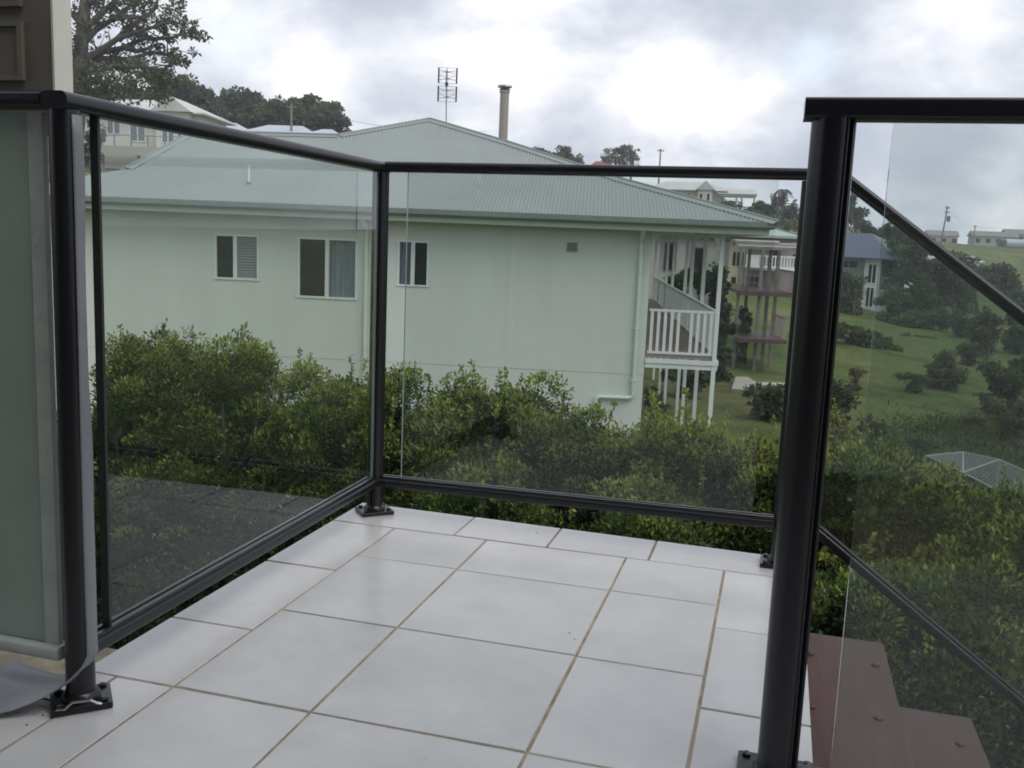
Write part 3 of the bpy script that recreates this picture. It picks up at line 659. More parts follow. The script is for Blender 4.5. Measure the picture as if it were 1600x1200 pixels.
for side, s_ in ((-1, VW-pw/2-.005), (1, .035)):
    q = [(0, 0), (0, -.34), (.05, -.30), (.055, -.20), (.10, -.16), (.14, -.07), (.20, -.05), (.22, 0)]
    MB().prism([H(s_+side*a, .01, 1.125+b) for a, b in q], SN*.03).build("post_bracket", WHITE, hs_)
# things on the verandah: a person-high dark doorway beyond is left to the far wall

# television antenna on the ridge
mast0 = at(697.5, 192, 26.0); mt = at(697.5, 109, 26.0); mx_, my_ = mast0[0], mast0[1]; mpx = 26.0/FPX
ALU = mat("antenna_alloy", (.30, .30, .32), rough=.4, metal=.6); DK = mat("antenna_plastic", (.035, .035, .04), rough=.5)
an = thing("tv_antenna", "tall television antenna with two stacked grid reflectors on the house roof", "antenna", mast0-[0, 0, .25])
MB().tube([mast0-[0, 0, .25], mt], .017, 8).build("mast", ALU, an)
MB().bar(mast0+[0, 0, .02], mast0+np.array([-.09, 0, -.14]), .02, .02).build("mast_brace", ALU, an)
RX = AX_R*np.array([1, 1, 0]); RX = RX/np.linalg.norm(RX); FX = np.array([-RX[1], RX[0], 0])
for (ya, yb) in ((108, 131.5), (136, 159.5)):
    zt_, zb_ = at(697, ya, 26.0)[2], at(697, yb, 26.0)[2]; h_ = zt_-zb_
    c0 = lambda sx, z_, back=0.0: np.array([mx_, my_, z_])+RX*sx*14.0*mpx+FX*back
    for sx in (-1, 1): MB().bar(c0(sx, zb_), c0(sx, zt_), .034, .034).build("reflector_end", DK, an)
    gr = MB()
    for k in range(5): gr.bar(c0(-1, zb_+h_*k/4, .02), c0(1, zb_+h_*k/4, .02), .009, .009)
    gr.bar(c0(-.06, zb_, .02), c0(-.06, zt_, .02), .012, .012)
    gr.build("reflector_grid", ALU, an)
    for zc in (.30, .70):
        z_ = zb_+h_*zc; bt = MB()
        for sx in (-1, 1):
            bt.bar(c0(sx*.06, z_, -.06), c0(sx*.86, z_+h_*.13, -.06), .010, .010); bt.bar(c0(sx*.06, z_, -.06), c0(sx*.86, z_-h_*.13, -.06), .010, .010)
        bt.frame_box(c0(-.09, z_-.02, -.07), RX*.05, FX*.05, (0, 0, .04)); bt.build("bow_tie", ALU, an)
zc = at(697, 133.5, 26.0)[2]
MB().frame_box(np.array([mx_-.035, my_-.10, zc-.045]), (.07, 0, 0), (0, .06, 0), (0, 0, .09)).build("junction_box", DK, an)

# =================================================================== VEGETATION BUILDERS
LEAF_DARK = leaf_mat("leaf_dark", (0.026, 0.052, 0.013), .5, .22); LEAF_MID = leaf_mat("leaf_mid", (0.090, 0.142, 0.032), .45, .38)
LEAF_NEW = leaf_mat("leaf_new", (0.27, 0.31, 0.065), .35, .42); LEAF_PINK = leaf_mat("leaf_pale", (0.22, 0.17, 0.085), .35, .4)
LEAF_OLIVE = leaf_mat("leaf_olive", (0.120, 0.130, 0.058), .40, .40); LEAF_BLUE = leaf_mat("leaf_bluegreen", (0.082, 0.112, 0.070), .40, .38)
LEAF_BUSH = leaf_mat("leaf_bush", (0.060, 0.088, 0.036), .4, .32); LEAF_FAR = leaf_mat("leaf_far", (0.120, 0.130, 0.085), .35, .42)
BARK = mat("bark", (0.075, 0.062, 0.050), rough=.9, var=.3, vscale=6, bump=.5, bscale=20)
TWIG = mat("twig", (0.06, 0.045, 0.03), rough=.8)
def rdir(n, up=0.0):
    v = rng.normal(size=(n, 3)); v[:, 2] += up; return unit(v)
def shrub(c, top, hw, depth_w, label, n=15000, leaf=.045, mats=(LEAF_DARK, LEAF_MID, LEAF_NEW), shoots=26, young=.22, name="shrub", group=None, cat="shrub", skirt=.9, clumps=95):
    """a dense garden shrub: clumps of leaves set over a tall rounded mass, shoots breaking out of the top"""
    x, y = c; z0 = gz(x, y); h = top-z0
    root = thing(name, label, cat, (x, y, z0), group)
    st_ = MB()
    for k in range(7):
        a_ = rng.uniform(0, 2*math.pi); q = np.array([math.cos(a_), math.sin(a_), 0])
        st_.tube([(x, y, z0-.1), np.array([x, y, z0+h*.3])+q*hw*.25, np.array([x, y, z0+h*.62])+q*hw*.55, np.array([x, y, z0+h*.85])+q*hw*.7], [.035, .028, .02, .008], 6)
    st_.build("stem", TWIG, root)
    # clump centres over the mass, top heavy
    t = rng.uniform(0.05, 1, clumps)**.75; a_ = rng.uniform(0, 2*math.pi, clumps)
    prof = np.where(t > .55, np.sqrt(np.clip(1-((t-.55)/.47)**2, 0.02, 1)), skirt+(1-skirt)*t/.55)
    lump = 1+.20*np.sin(3*a_+x*2.1)*np.cos(5*t+y)+rng.uniform(-.16, .10, clumps)
    rad = prof*lump*rng.uniform(.72, 1.0, clumps)
    cc = np.stack([x+np.cos(a_)*hw*rad, y+np.sin(a_)*depth_w*rad, z0+h*t*rng.uniform(.93, 1.0, clumps)], -1)
    n = int(n*2.5)
    per = rng.integers(int(n/clumps*.5), int(n/clumps*1.5), clumps)
    ci = np.repeat(np.arange(clumps), per); nn = len(ci); cr = rng.uniform(.11, .25, clumps)*min(1.0, hw/.7+.3)
    d = rdir(nn, .25); rr = rng.uniform(0.15, 1, nn)**.45
    P = cc[ci]+d*(rr*cr[ci])[:, None]*np.array([1, 1, .85])
    out = unit(P-np.array([x, y, z0+h*.55]))
    grow = unit(out*.4+d*.8+rng.normal(size=(nn, 3))*.45+[0, 0, .35]); nrm = unit(rng.normal(size=(nn, 3))*.55+[0, 0, .8]+out*.5)
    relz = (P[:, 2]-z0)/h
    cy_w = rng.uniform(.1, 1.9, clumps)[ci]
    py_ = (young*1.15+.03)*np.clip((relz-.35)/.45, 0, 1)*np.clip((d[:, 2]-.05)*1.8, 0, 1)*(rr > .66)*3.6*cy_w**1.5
    u = rng.uniform(size=nn); pick = np.where(u < py_, 2, np.where(u < .06+.75*np.clip((relz-.42)/.5, 0, 1)*np.clip(d[:, 2]+.55, 0, 1), 1, 0))  # mid leaves thin out downward: the hedge's lower shade put into leaf colour
    size = leaf*.70*rng.uniform(.45, 1.45, nn)
    # the dark inside of the shrub
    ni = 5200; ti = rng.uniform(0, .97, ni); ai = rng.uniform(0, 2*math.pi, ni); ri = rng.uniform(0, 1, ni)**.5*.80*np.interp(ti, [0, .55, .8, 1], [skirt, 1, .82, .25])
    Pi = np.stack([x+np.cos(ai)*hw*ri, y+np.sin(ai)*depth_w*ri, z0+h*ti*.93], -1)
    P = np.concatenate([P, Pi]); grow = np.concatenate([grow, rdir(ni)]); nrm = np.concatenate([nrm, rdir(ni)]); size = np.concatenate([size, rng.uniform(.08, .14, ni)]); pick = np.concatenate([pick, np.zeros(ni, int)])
    # shoots
    Ps, Gs, Ns, Ss, Ks = [], [], [], [], []; tw = MB()
    order = np.argsort(-cc[:, 2])[:max(10, clumps//3)]
    for k in range(shoots):
        j = order[rng.integers(len(order))]; b = cc[j]+rng.normal(size=3)*[.13, .13, .05]+[0, 0, cr[j]*.6]; ln = rng.uniform(.05, .22) if rng.uniform() < .85 else rng.uniform(.2, .28)
        lean = np.array([rng.normal()*.25, rng.normal()*.25, 1.0]); lean /= np.linalg.norm(lean)
        tw.tube([b, b+lean*ln], [.004, .002], 4)
        q = int(ln*90)+4
        f = rng.uniform(.1, 1.05, q); Ps.append(b+lean*ln*f[:, None]); g_ = rdir(q, .8); Gs.append(g_); Ns.append(rdir(q, .5)); Ss.append(leaf*rng.uniform(.6, 1.05, q)); Ks.append(np.where(rng.uniform(size=q) < .55+young, 2, 1))
    if shoots:
        tw.build("shoots", TWIG, root)["kind"] = "stuff"
        P = np.concatenate([P]+Ps); grow = np.concatenate([grow]+Gs); nrm = np.concatenate([nrm]+Ns); size = np.concatenate([size]+Ss); pick = np.concatenate([pick]+Ks)
    if len(mats) > 3:                           # a few reddish new tips
        pick = np.where((pick == 2) & (rng.uniform(size=len(pick)) < .38) & (P[:, 2] > z0+h*.7), 3, pick)
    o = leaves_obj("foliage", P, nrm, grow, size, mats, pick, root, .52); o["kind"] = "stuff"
    return root
def tree(base, blobs, label, name="tree", group=None, n=5000, leaf=.35, mats=(LEAF_FAR, LEAF_OLIVE, LEAF_DARK), trunk_r=.25, cat="tree", clump=1.0, lean=0.0, gaps=.25):
    """blobs: (centre, rx, rz) masses of crown; every mass is filled with clumps of leaves on limbs from the trunk"""
    base = np.asarray(base, float); root = thing(name, label, cat, base, group)
    if cat != "tree":
        w_ = max(b[1] for b in blobs); zc_ = np.mean([b[0][2] for b in blobs]); blobs = blobs+[(np.array([*np.mean([b[0][:2] for b in blobs], 0), base[2]*.6+zc_*.4]), w_*.95, max(.1, (zc_-base[2])*.55))]
    tm = MB(); cs_ = np.array([b[0] for b in blobs]); tot = sum(b[1]**2*b[2] for b in blobs)
    topc = cs_[np.argmax(cs_[:, 2])]; mid = base*.45+cs_.mean(0)*.55; mid[:2] = base[:2]*.7+cs_.mean(0)[:2]*.3
    tm.tube([base-[0, 0, .4], base*.6+mid*.4, mid], [trunk_r, trunk_r*.8, trunk_r*.55], 8)
    Ps, Ns, Gs, Ks = [], [], [], []
    for c_, rx, rz in blobs:
        c_ = np.asarray(c_, float); tm.tube([mid, (mid+c_)/2+rng.normal(size=3)*rx*.12, c_], [trunk_r*.5, trunk_r*.3, trunk_r*.1], 6)
        nb = max(60, int(n*rx**2*rz/tot)); nc = max(10, int(26*clump))
        cd_ = rdir(nc, .15)*rng.uniform(.35, 1.12, nc)[:, None]*np.array([rx, rx, rz])+c_
        w_ = rng.uniform(.35, 1.6, nc); w_ /= w_.sum(); j = rng.choice(nc, nb, p=w_)
        d = rdir(nb); q = cd_[j]+d*(rng.uniform(.1, 1, nb)**.5*rng.uniform(.16, .40, nc)[j])[:, None]*np.array([rx, rx, rz*.8])
        Ps.append(q); Gs.append(unit(d+rng.normal(size=(nb, 3))*.6)); Ns.append(unit(rng.normal(size=(nb, 3))*.7+[0, 0, .7]))
        kc = rng.uniform(size=nc); Ks.append(np.clip((kc[j]*.7+rng.uniform(size=nb)*.4)*len(mats)/1.1, 0, len(mats)-1).astype(int))
        for q_ in cd_[:6]: tm.tube([c_*.6+mid*.4, q_], [trunk_r*.22, trunk_r*.06], 5)
    tm.build("trunk", BARK, root)
    P = np.concatenate(Ps); o = leaves_obj("crown", P, np.concatenate(Ns), np.concatenate(Gs), leaf*rng.uniform(.6, 1.4, len(P)), list(mats), np.concatenate(Ks), root, .62); o["kind"] = "stuff"
    return root
def ptree(D, base_px, pxblobs, label, base_y=None, **kw):
    """tree whose crown masses are given as (px, py, half width, half height) as they look at distance D"""
    b = on_ground(base_px, D) if base_y is None else at(base_px, base_y, D); k = D/FPX
    bl = [(at(px, py, D+rng.uniform(-.8, .8)*rx*k), rx*k, rz*k) for px, py, rx, rz in pxblobs]
    return tree(b, bl, label, **kw)

# ------------------------------------------------------------------ the hedge between the two houses
hedge_rows = [  # px, depth, top pixel row, half width px, leaves, shoots, share of young leaves, label
    (120, 9.3, 640, 70, 7000, 6, .06, "low dark hedge shrub at far left beside the left post"),
    (245, 9.0, 506, 92, 18000, 44, .32, "tall hedge shrub seen through left glass with reddish tips, reaching toward the first window"),
    (368, 9.0, 526, 84, 17000, 26, .36, "bright tipped hedge shrub under the blind window, right neighbour of the tallest shrub"),
    (500, 8.8, 572, 78, 14000, 30, .20, "hedge shrub left of the corner post with one long dark sprig on top"),
    (615, 8.5, 578, 70, 13000, 26, .22, "hedge shrub directly behind the black corner post"),
    (715, 8.2, 594, 72, 13000, 22, .26, "hedge shrub partly covering the small lower window"),
    (830, 8.0, 598, 78, 15000, 30, .50, "yellow tipped hedge shrub with upright shoots in the middle of the back glass"),
    (930, 7.8, 642, 70, 12000, 18, .20, "low shadowy hedge shrub under the end of the bent downpipe"),
    (1055, 7.4, 652, 80, 15000, 34, .46, "hedge shrub with lime yellow crown below the verandah posts"),
    (1165, 7.2, 684, 72, 12000, 20, .12, "dull green hedge shrub just left of the paired right posts"),
    (1268, 6.9, 690, 66, 12000, 30, .40, "yellowish hedge shrub showing just right of the paired posts"),
    (1375, 6.6, 722, 76, 14000, 20, .16, "grey green hedge shrub beside the upper end of the sloping handrail"),
    (1478, 6.4, 752, 76, 14000, 18, .14, "hedge shrub in front of the wire netting roof"),
    (1590, 6.2, 782, 80, 14000, 16, .16, "hedge shrub at the right edge of the picture below the netting roof")]
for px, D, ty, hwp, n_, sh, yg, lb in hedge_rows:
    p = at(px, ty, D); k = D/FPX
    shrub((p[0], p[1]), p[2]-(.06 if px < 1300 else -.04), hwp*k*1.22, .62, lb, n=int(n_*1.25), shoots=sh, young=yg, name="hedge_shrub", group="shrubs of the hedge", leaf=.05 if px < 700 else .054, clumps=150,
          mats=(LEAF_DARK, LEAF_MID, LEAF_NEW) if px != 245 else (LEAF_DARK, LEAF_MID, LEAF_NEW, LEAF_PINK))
# lower shrubs filling the foot of the hedge on our side
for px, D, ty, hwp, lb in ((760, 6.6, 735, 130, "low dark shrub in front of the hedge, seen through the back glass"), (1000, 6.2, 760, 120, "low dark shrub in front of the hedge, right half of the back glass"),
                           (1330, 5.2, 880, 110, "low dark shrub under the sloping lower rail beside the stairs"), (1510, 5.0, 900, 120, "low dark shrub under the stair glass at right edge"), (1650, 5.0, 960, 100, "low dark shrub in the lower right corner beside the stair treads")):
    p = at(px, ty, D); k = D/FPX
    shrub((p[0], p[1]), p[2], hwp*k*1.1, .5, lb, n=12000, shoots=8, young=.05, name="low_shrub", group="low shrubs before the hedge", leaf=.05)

# leaf litter and mulch under the hedge
MULCH = mat("mulch", (0.115, 0.062, 0.038), rough=.95, var=.4, vscale=5, bump=.8, bscale=25)
mq = []
for t in np.linspace(0, 1, 14):
    a = at(60+1600*t, 600, 8.6-2.9*t); mq.append((a[0], a[1]))
V = []
for (x_, y_) in mq:
    for off in (-.95, 0, 1.0):
        X2, Y2 = x_+.1*math.sin(5*x_)*abs(off), y_+off+.12*math.sin(3.1*x_+off); V.append((X2, Y2, gz(X2, Y2)+.03))
i_ = np.arange(13)[:, None]*3
F = np.concatenate([np.concatenate([i_+[0, 3, 4, 1], i_+[1, 4, 5, 2]], 1)]).reshape(-1, 4)
mb_ = raw_mesh("garden_bed", V, F, [MULCH]); mb_["kind"] = "structure"

# =================================================================== THINGS BEYOND THE HOUSE
def fr(px, py, D, rot=HA):
    """a building frame: origin at a pixel and distance, u along the street, v away from us"""
    o = at(px, py, D); u = np.array([math.cos(rot), math.sin(rot), 0]); v = np.array([-u[1], u[0], 0])
    return lambda a, b, c: o+u*a+v*b+np.array([0, 0, c]), u, v
def fbox(F_, u, v, a0, a1, b0, b1, c0, c1, name, m, par, **k):
    return MB().frame_box(F_(a0, b0, c0), u*(a1-a0), v*(b1-b0), (0, 0, c1-c0)).build(name, m, par, **k)
def hip(F_, a0, a1, b0, b1, z0, h, name, m, par, gable=False, ridge_in=None):
    ri = (b1-b0)/2 if ridge_in is None else ridge_in; ri = 0 if gable else ri; bm_ = (b0+b1)/2
    P = [F_(a0, b0, z0), F_(a1, b0, z0), F_(a1, b1, z0), F_(a0, b1, z0), F_(a0+ri, bm_, z0+h), F_(a1-ri, bm_, z0+h)]
    lo = [p-np.array([0, 0, .12]) for p in P[:4]]
    return MB().add(P+lo, [(0, 1, 5, 4), (2, 3, 4, 5), (1, 2, 5), (3, 0, 4), (0, 6, 7, 1), (1, 7, 8, 2), (2, 8, 9, 3), (3, 9, 6, 0), (9, 8, 7, 6)]).build(name, m, par)
GREYW = mat("grey_wall", (0.46, 0.46, 0.44), rough=.85, var=.06, vscale=.8, dirt=.1); YEL = mat("yellow_wall", (0.56, 0.50, 0.34), rough=.85, var=.05)
ROOF2 = mat("pale_green_roof", (0.24, 0.32, 0.27), rough=.5, var=.06, vscale=.6); PURP = mat("maroon_fascia", (0.075, 0.045, 0.055), rough=.6)
REDDK = mat("red_deck", (0.088, 0.050, 0.050), rough=.5, var=.2, vscale=3); POSTB = mat("weathered_post", (0.20, 0.185, 0.165), rough=.8, var=.2, vscale=3)
ROOFW = mat("white_sheet_roof", (0.50, 0.50, 0.48), rough=.5, var=.06, vscale=.6); NAVY = mat("navy_roof", (0.042, 0.060, 0.105), rough=.42, var=.08, vscale=.5)
WHITEH = mat("white_house_wall", (0.78, 0.78, 0.74), rough=.8, var=.04); TAN = mat("tan_wall", (0.42, 0.39, 0.33), rough=.85, var=.05)
CONC = mat("concrete_pad", (0.33, 0.31, 0.28), rough=.9, var=.08, vscale=1.2, dirt=.2); BLUEGREY = mat("blue_grey_roof", (0.42, 0.45, 0.50), rough=.45, var=.04)
CREAMH = mat("cream_house_wall", (0.64, 0.62, 0.55), rough=.85, var=.04); REDR = mat("red_roof", (0.20, 0.045, 0.045), rough=.6, var=.12, vscale=1)
WIN = PANE

# --- grey house with green hip roof, pergola and two red decks
D = 47.0; k = D/FPX; F_, u, v = fr(1140, 386, D)
g = thing("grey_house", "grey walled house with pale green hip roof and red decks beyond the white verandah posts", "house", F_(-2, 2, -5.2))
ww = MB()
fbox(F_, u, v, -6.2, .0, 0, 7, -5.5, .62, "wall", GREYW, g)
def far_window(F_, u, v, a0, a1, c0, c1, par, b=-.03, fm=WHITE, mull=1, t=.07):
    f = MB()
    f.frame_box(F_(a0-t, b-.05, c0-t), u*(a1-a0+2*t), v*.05, (0, 0, t)); f.frame_box(F_(a0-t, b-.05, c1), u*(a1-a0+2*t), v*.05, (0, 0, t))
    for q in np.linspace(a0-t, a1, mull+2 if mull else 2): f.frame_box(F_(q, b-.05, c0), u*t, v*.05, (0, 0, c1-c0))
    w = f.build("window", fm, par); MB().frame_box(F_(a0, b, c0), u*(a1-a0), v*.028, (0, 0, c1-c0)).build("pane", WIN, w); return w
far_window(F_, u, v, -1.78, -1.28, -1.05, -.15, g, fm=PURP, mull=0); far_window(F_, u, v, -3.1, -2.65, -1.2, .05, g, fm=PURP, mull=0)
hip(F_, -7.2, 3.3, -.5, 7.5, .64, .62, "roof", ROOF2, g, ridge_in=1.6)
fbox(F_, u, v, -7.0, 3.2, -.40, -.25, .38, .63, "fascia", PURP, g)
for b_, z_, a1 in ((-1.6, .33, 2.1), (-.9, .24, 3.4), (-2.6, .10, 2.7)):      # pergola sheets and beams
    fbox(F_, u, v, .02, a1, b_, b_+.9, z_-.02, z_+.05, "pergola_sheet", ROOFW, g)
    fbox(F_, u, v, .02, a1, b_-.05, b_+.0, z_-.16, z_-.03, "pergola_beam", POSTB, g)
dz1, dz2 = -1.98, -4.15
for a_, b_, zt_ in ((.20, -2.6, .05), (1.18, -2.6, .05), (1.72, -1.6, .2), (2.80, -2.6, .05), (.9, -.6, .2), (2.3, -.6, .2)):
    q = F_(a_, b_, 0); zg = gz(q[0], q[1])-q[2]
    fbox(F_, u, v, a_-.07, a_+.07, b_-.07, b_+.07, zg-.2, zt_, "pergola_post", POSTB, g)
fbox(F_, u, v, .05, 2.65, -2.9, 1.2, dz1-.10, dz1, "upper_deck", REDDK, g); fbox(F_, u, v, .05, 2.66, -2.95, -2.902, dz1-.22, dz1-.0, "deck_fascia", REDDK, g)
fbox(F_, u, v, .20, 2.45, -3.4, .8, dz2-.10, dz2, "lower_deck", REDDK, g); fbox(F_, u, v, .2, 2.46, -3.45, -3.402, dz2-.2, dz2-.0, "deck_fascia", REDDK, g)
RAILB = mat("deck_rail", (0.30, 0.28, 0.26), rough=.6)
for (zf, b0_, b1_, a_) in ((dz1, -2.8, 1.1, 2.6), (dz2, -3.3, .7, 2.4)):
    fbox(F_, u, v, a_-.03, a_+.03, b0_, b1_, zf+.95, zf+1.0, "deck_rail", RAILB, g)
    s0_ = fbox(F_, u, v, a_-.02, a_+.02, b0_+.1, b0_+.14, zf, zf+.95, "baluster", RAILB, g, origin=F_(a_, b0_+.12, zf))
    for j in range(1, 14): inst(s0_, g, F_(a_, b0_+.12+j*.28, zf))
for zf, b_ in ((dz1, 1.15),):
    fbox(F_, u, v, .6, 2.6, b_-.03, b_+.03, zf+.95, zf+1.0, "deck_rail", RAILB, g)
    s0_ = fbox(F_, u, v, .7, .74, b_-.02, b_+.02, zf, zf+.95, "baluster", RAILB, g, origin=F_(.72, b_, zf))
    for j in range(1, 10): inst(s0_, g, F_(.72+j*.2, b_, zf))
for z_ in (.35, .7, 1.0): fbox(F_, u, v, .12, 1.15, -2.86, -2.84, dz1+z_, dz1+z_+.03, "deck_wire", POSTB, g)
pd = MB(); cpts = [(1143, 607), (1150, 588), (1168, 589), (1182, 597), (1226, 598), (1228, 612), (1188, 611)]
pp = [hit(*q) for q in cpts]; zt_ = max(p[2] for p in pp)+.02; pp = [CAM+(p-CAM)*(zt_-CAM[2])/(p[2]-CAM[2]) for p in pp]
pad = pd.prism(pp, (0, 0, -.6)).build("concrete_pad", CONC); pad["kind"] = "structure"

# --- yellow house with white balustrade
D = 84.0; F_, u, v = fr(1141, 386, D)
yh = thing("yellow_house", "yellow house with arched windows and white upper balustrade behind the pergola", "house", F_(1, 2, -6))
fbox(F_, u, v, -.6, 1.35, 0, 6, -6, 1.0, "wall", YEL, yh)
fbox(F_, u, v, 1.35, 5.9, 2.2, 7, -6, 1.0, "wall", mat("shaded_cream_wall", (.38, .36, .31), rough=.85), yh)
for a_ in (.42, .78, 1.12):
    m2 = MB(); pts = [F_(a_-.13, -.04, -1.6), F_(a_+.13, -.04, -1.6)]+[F_(a_+.13*math.cos(t), -.04, -.55+.16*math.sin(t)) for t in np.linspace(0, math.pi, 8)]
    m2.prism(pts, v*.035).build("window", WIN, yh)
fbox(F_, u, v, 1.30, 5.9, -1.0, 2.2, -1.85, -1.62, "balcony_floor", WHITEH, yh); fbox(F_, u, v, 1.3, 5.9, -1.0, -.92, -.72, -.60, "balcony_rail", WHITE, yh); fbox(F_, u, v, 1.3, 5.9, -1.0, -.92, -1.6, -1.52, "balcony_rail", WHITE, yh)
s0_ = fbox(F_, u, v, 2.5, 2.6, -.98, -.94, -1.55, -.7, "baluster", WHITE, yh, origin=F_(2.55, -.96, -1.55))
for j in range(1, 14): inst(s0_, yh, F_(2.55+j*.255, -.96, -1.55))
fbox(F_, u, v, 1.32, 2.45, -.97, -.93, -1.55, -.7, "privacy_screen", WHITE, yh)
for a_ in (1.36, 3.3, 5.8): fbox(F_, u, v, a_-.07, a_+.07, -.95, -.8, -6, 1.0, "balcony_post", POSTB, yh)
fbox(F_, u, v, 4.0, 4.7, 2.15, 2.195, -1.5, .4, "door", WIN, yh); fbox(F_, u, v, .3, .7, -.04, -.005, -4.2, -2.6, "lower_window", WIN, yh); fbox(F_, u, v, 1.9, 3.2, 2.15, 2.195, -4.4, -2.6, "lower_window", WIN, yh)
hip(F_, -1.2, 6.4, -1.4, 7.4, 1.0, 1.3, "roof", mat("grey_tile_roof", (.20, .205, .20), rough=.7), yh)

# --- white house with navy roof
D = 84.0; k = D/FPX; F_, u, v = fr(1370, 470, D, R(-24))
nh = thing("navy_roof_house", "white two storey house with navy hip roof and side balconies on the slope", "house", F_(-2, 3, -1))
fbox(F_, u, v, -9.0, -1.35, 1.2, 8.5, -1.8, 3.75, "wall", GREYW, nh); fbox(F_, u, v, -1.35, .05, .0, 8.5, -1.8, 3.75, "wall", WHITEH, nh)
far_window(F_, u, v, -.95, -.30, 1.55, 3.15, nh, mull=1, t=.08); far_window(F_, u, v, -.95, -.35, -.55, 1.1, nh, mull=1, t=.08); far_window(F_, u, v, -4.8, -2.4, 2.75, 3.35, nh, b=1.17, mull=2, t=.06)
hip(F_, -9.8, 1.7, -.9, 9.4, 3.72, 2.2, "roof", NAVY, nh, ridge_in=4.2)
m2 = MB()
for q in np.arange(-8.9, -1.4, .30): m2.frame_box(F_(q, 1.17, -1.8), u*.03, v*.03, (0, 0, 4.5))
m2.build("batten", GREYW, nh)["kind"] = "stuff"
for zf, nm in ((1.0, 1), (-1.55, 0)):
    fbox(F_, u, v, .05, 1.45, .3, 6, zf-.2, zf, "balcony_floor", WHITEH, nh)
    if nm:
        fbox(F_, u, v, .1, 1.45, .3, .36, zf+1.02, zf+1.1, "balcony_rail", WHITE, nh)
        s0_ = fbox(F_, u, v, .2, .26, .3, .34, zf, zf+1.02, "baluster", WHITE, nh, origin=F_(.23, .32, zf))
        for j in range(1, 8): inst(s0_, nh, F_(.23+j*.165, .32, zf))
for a_ in (1.38,): fbox(F_, u, v, a_-.07, a_+.07, .3, .44, -1.9, 3.7, "balcony_post", WHITE, nh)
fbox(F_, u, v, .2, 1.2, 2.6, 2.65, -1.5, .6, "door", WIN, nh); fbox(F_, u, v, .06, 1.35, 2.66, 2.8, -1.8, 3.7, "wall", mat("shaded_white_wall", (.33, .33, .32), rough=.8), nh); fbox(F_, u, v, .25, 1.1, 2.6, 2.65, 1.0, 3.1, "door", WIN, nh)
# --- tan shed roof behind it
D = 108.0; F_, u, v = fr(1347, 374, D, R(-8))
sh_ = thing("tan_roof_house", "low house with pale tan roof just behind the navy roof", "house", F_(2, 2, -3))
fbox(F_, u, v, .4, 4.0, .5, 5, -4.5, -.55, "wall", TAN, sh_); hip(F_, -.6, 4.7, 0, 5.5, -.55, .62, "roof", mat("tan_roof", (.36, .335, .30), rough=.6, var=.06), sh_, gable=True)
# --- grey roofs half hidden in the trees beneath the handrail
for (px, py, D, w_, h_, lb, m_) in ((1428, 398, 105, 2.6, 1.6, "small white gabled house half hidden by trees under the sloping handrail", ROOFW), (1500, 404, 118, 2.6, 1.2, "small pale domed shed at the foot of the paddock beside a dark bush", ROOFW)):
    F_, u, v = fr(px, py, D, R(5)); q = thing("small_house" if px < 1450 else "shed", lb, "house" if px < 1450 else "shed", F_(w_/2, 1.5, -2))
    fbox(F_, u, v, 0, w_, 0, 3, -3.5, -.3, "wall", WHITEH, q); hip(F_, -.3, w_+.3, -.3, 3.3, -.3, h_*.7, "roof", m_, q, gable=px < 1450)
    fbox(F_, u, v, w_*.35, w_*.65, -.04, -.005, -2, -.8, "window", WIN, q)

# --- cream house with deep verandah on the crest
D = 150.0; k = D/FPX; F_, u, v = fr(1020, 296, D, R(6))
ch_ = thing("hilltop_house", "cream hilltop house with pale roof, small gable and open end verandah", "house", F_(8, 4, -4))
fbox(F_, u, v, 1.0, 11.0, 0, 8, -4.5, .2, "wall", CREAMH, ch_)
hip(F_, -1.0, 11.6, -.7, 8.6, .1, 1.5, "roof", ROOFW, ch_, ridge_in=3.0)
fbox(F_, u, v, 7.0, 9.2, -1.6, 0, -4.5, .4, "bay_wall", CREAMH, ch_)
MB().prism([F_(6.6, -1.9, .1), F_(9.6, -1.9, .1), F_(8.1, -1.9, 1.5)], v*3.0).build("gable_roof", ROOFW, ch_)
far_window(F_, u, v, 5.0, 5.8, -1.6, -.5, ch_, t=.1); far_window(F_, u, v, 7.3, 7.7, -2.6, -.5, ch_, b=-1.63, t=.1, mull=0); far_window(F_, u, v, 8.4, 8.8, -2.6, -.5, ch_, b=-1.63, t=.1, mull=0)
hip(F_, 10.0, 16.0, -1.2, 8.6, -.30, 1.0, "verandah_roof", ROOFW, ch_, gable=True); fbox(F_, u, v, 10.2, 15.9, -1.1, -.9, -.75, -.42, "verandah_beam", TAN, ch_)
for a_ in (11.0, 12.9, 13.7, 15.6): fbox(F_, u, v, a_-.14, a_+.14, -1.05, -.8, -4.5, -.4, "verandah_post", TAN, ch_)
fbox(F_, u, v, 10.2, 15.8, -1.0, -.9, -2.35, -2.2, "verandah_rail", TAN, ch_)
s0_ = fbox(F_, u, v, 10.3, 10.42, -.98, -.92, -3.3, -2.35, "baluster", TAN, ch_, origin=F_(10.36, -.95, -3.3))
for j in range(1, 18): inst(s0_, ch_, F_(10.36+j*.31, -.95, -3.3))
fbox(F_, u, v, 10.2, 15.8, -1.0, 8, -4.4, -3.3, "verandah_floor", TAN, ch_)
# --- red roof on the crest
D = 165.0; F_, u, v = fr(915, 262, D, R(4))
rh = thing("red_roof_house", "house with dull red roof showing over the hip of the mint house", "house", F_(2.5, 3, -3))
fbox(F_, u, v, .6, 4.4, .6, 6, -4.5, -.1, "wall", CREAMH, rh); hip(F_, 0, 5.2, 0, 6.6, -.1, 1.5, "roof", REDR, rh, ridge_in=1.3); fbox(F_, u, v, 3.4, 3.8, 2.6, 3.0, .3, 1.8, "chimney", REDR, rh)
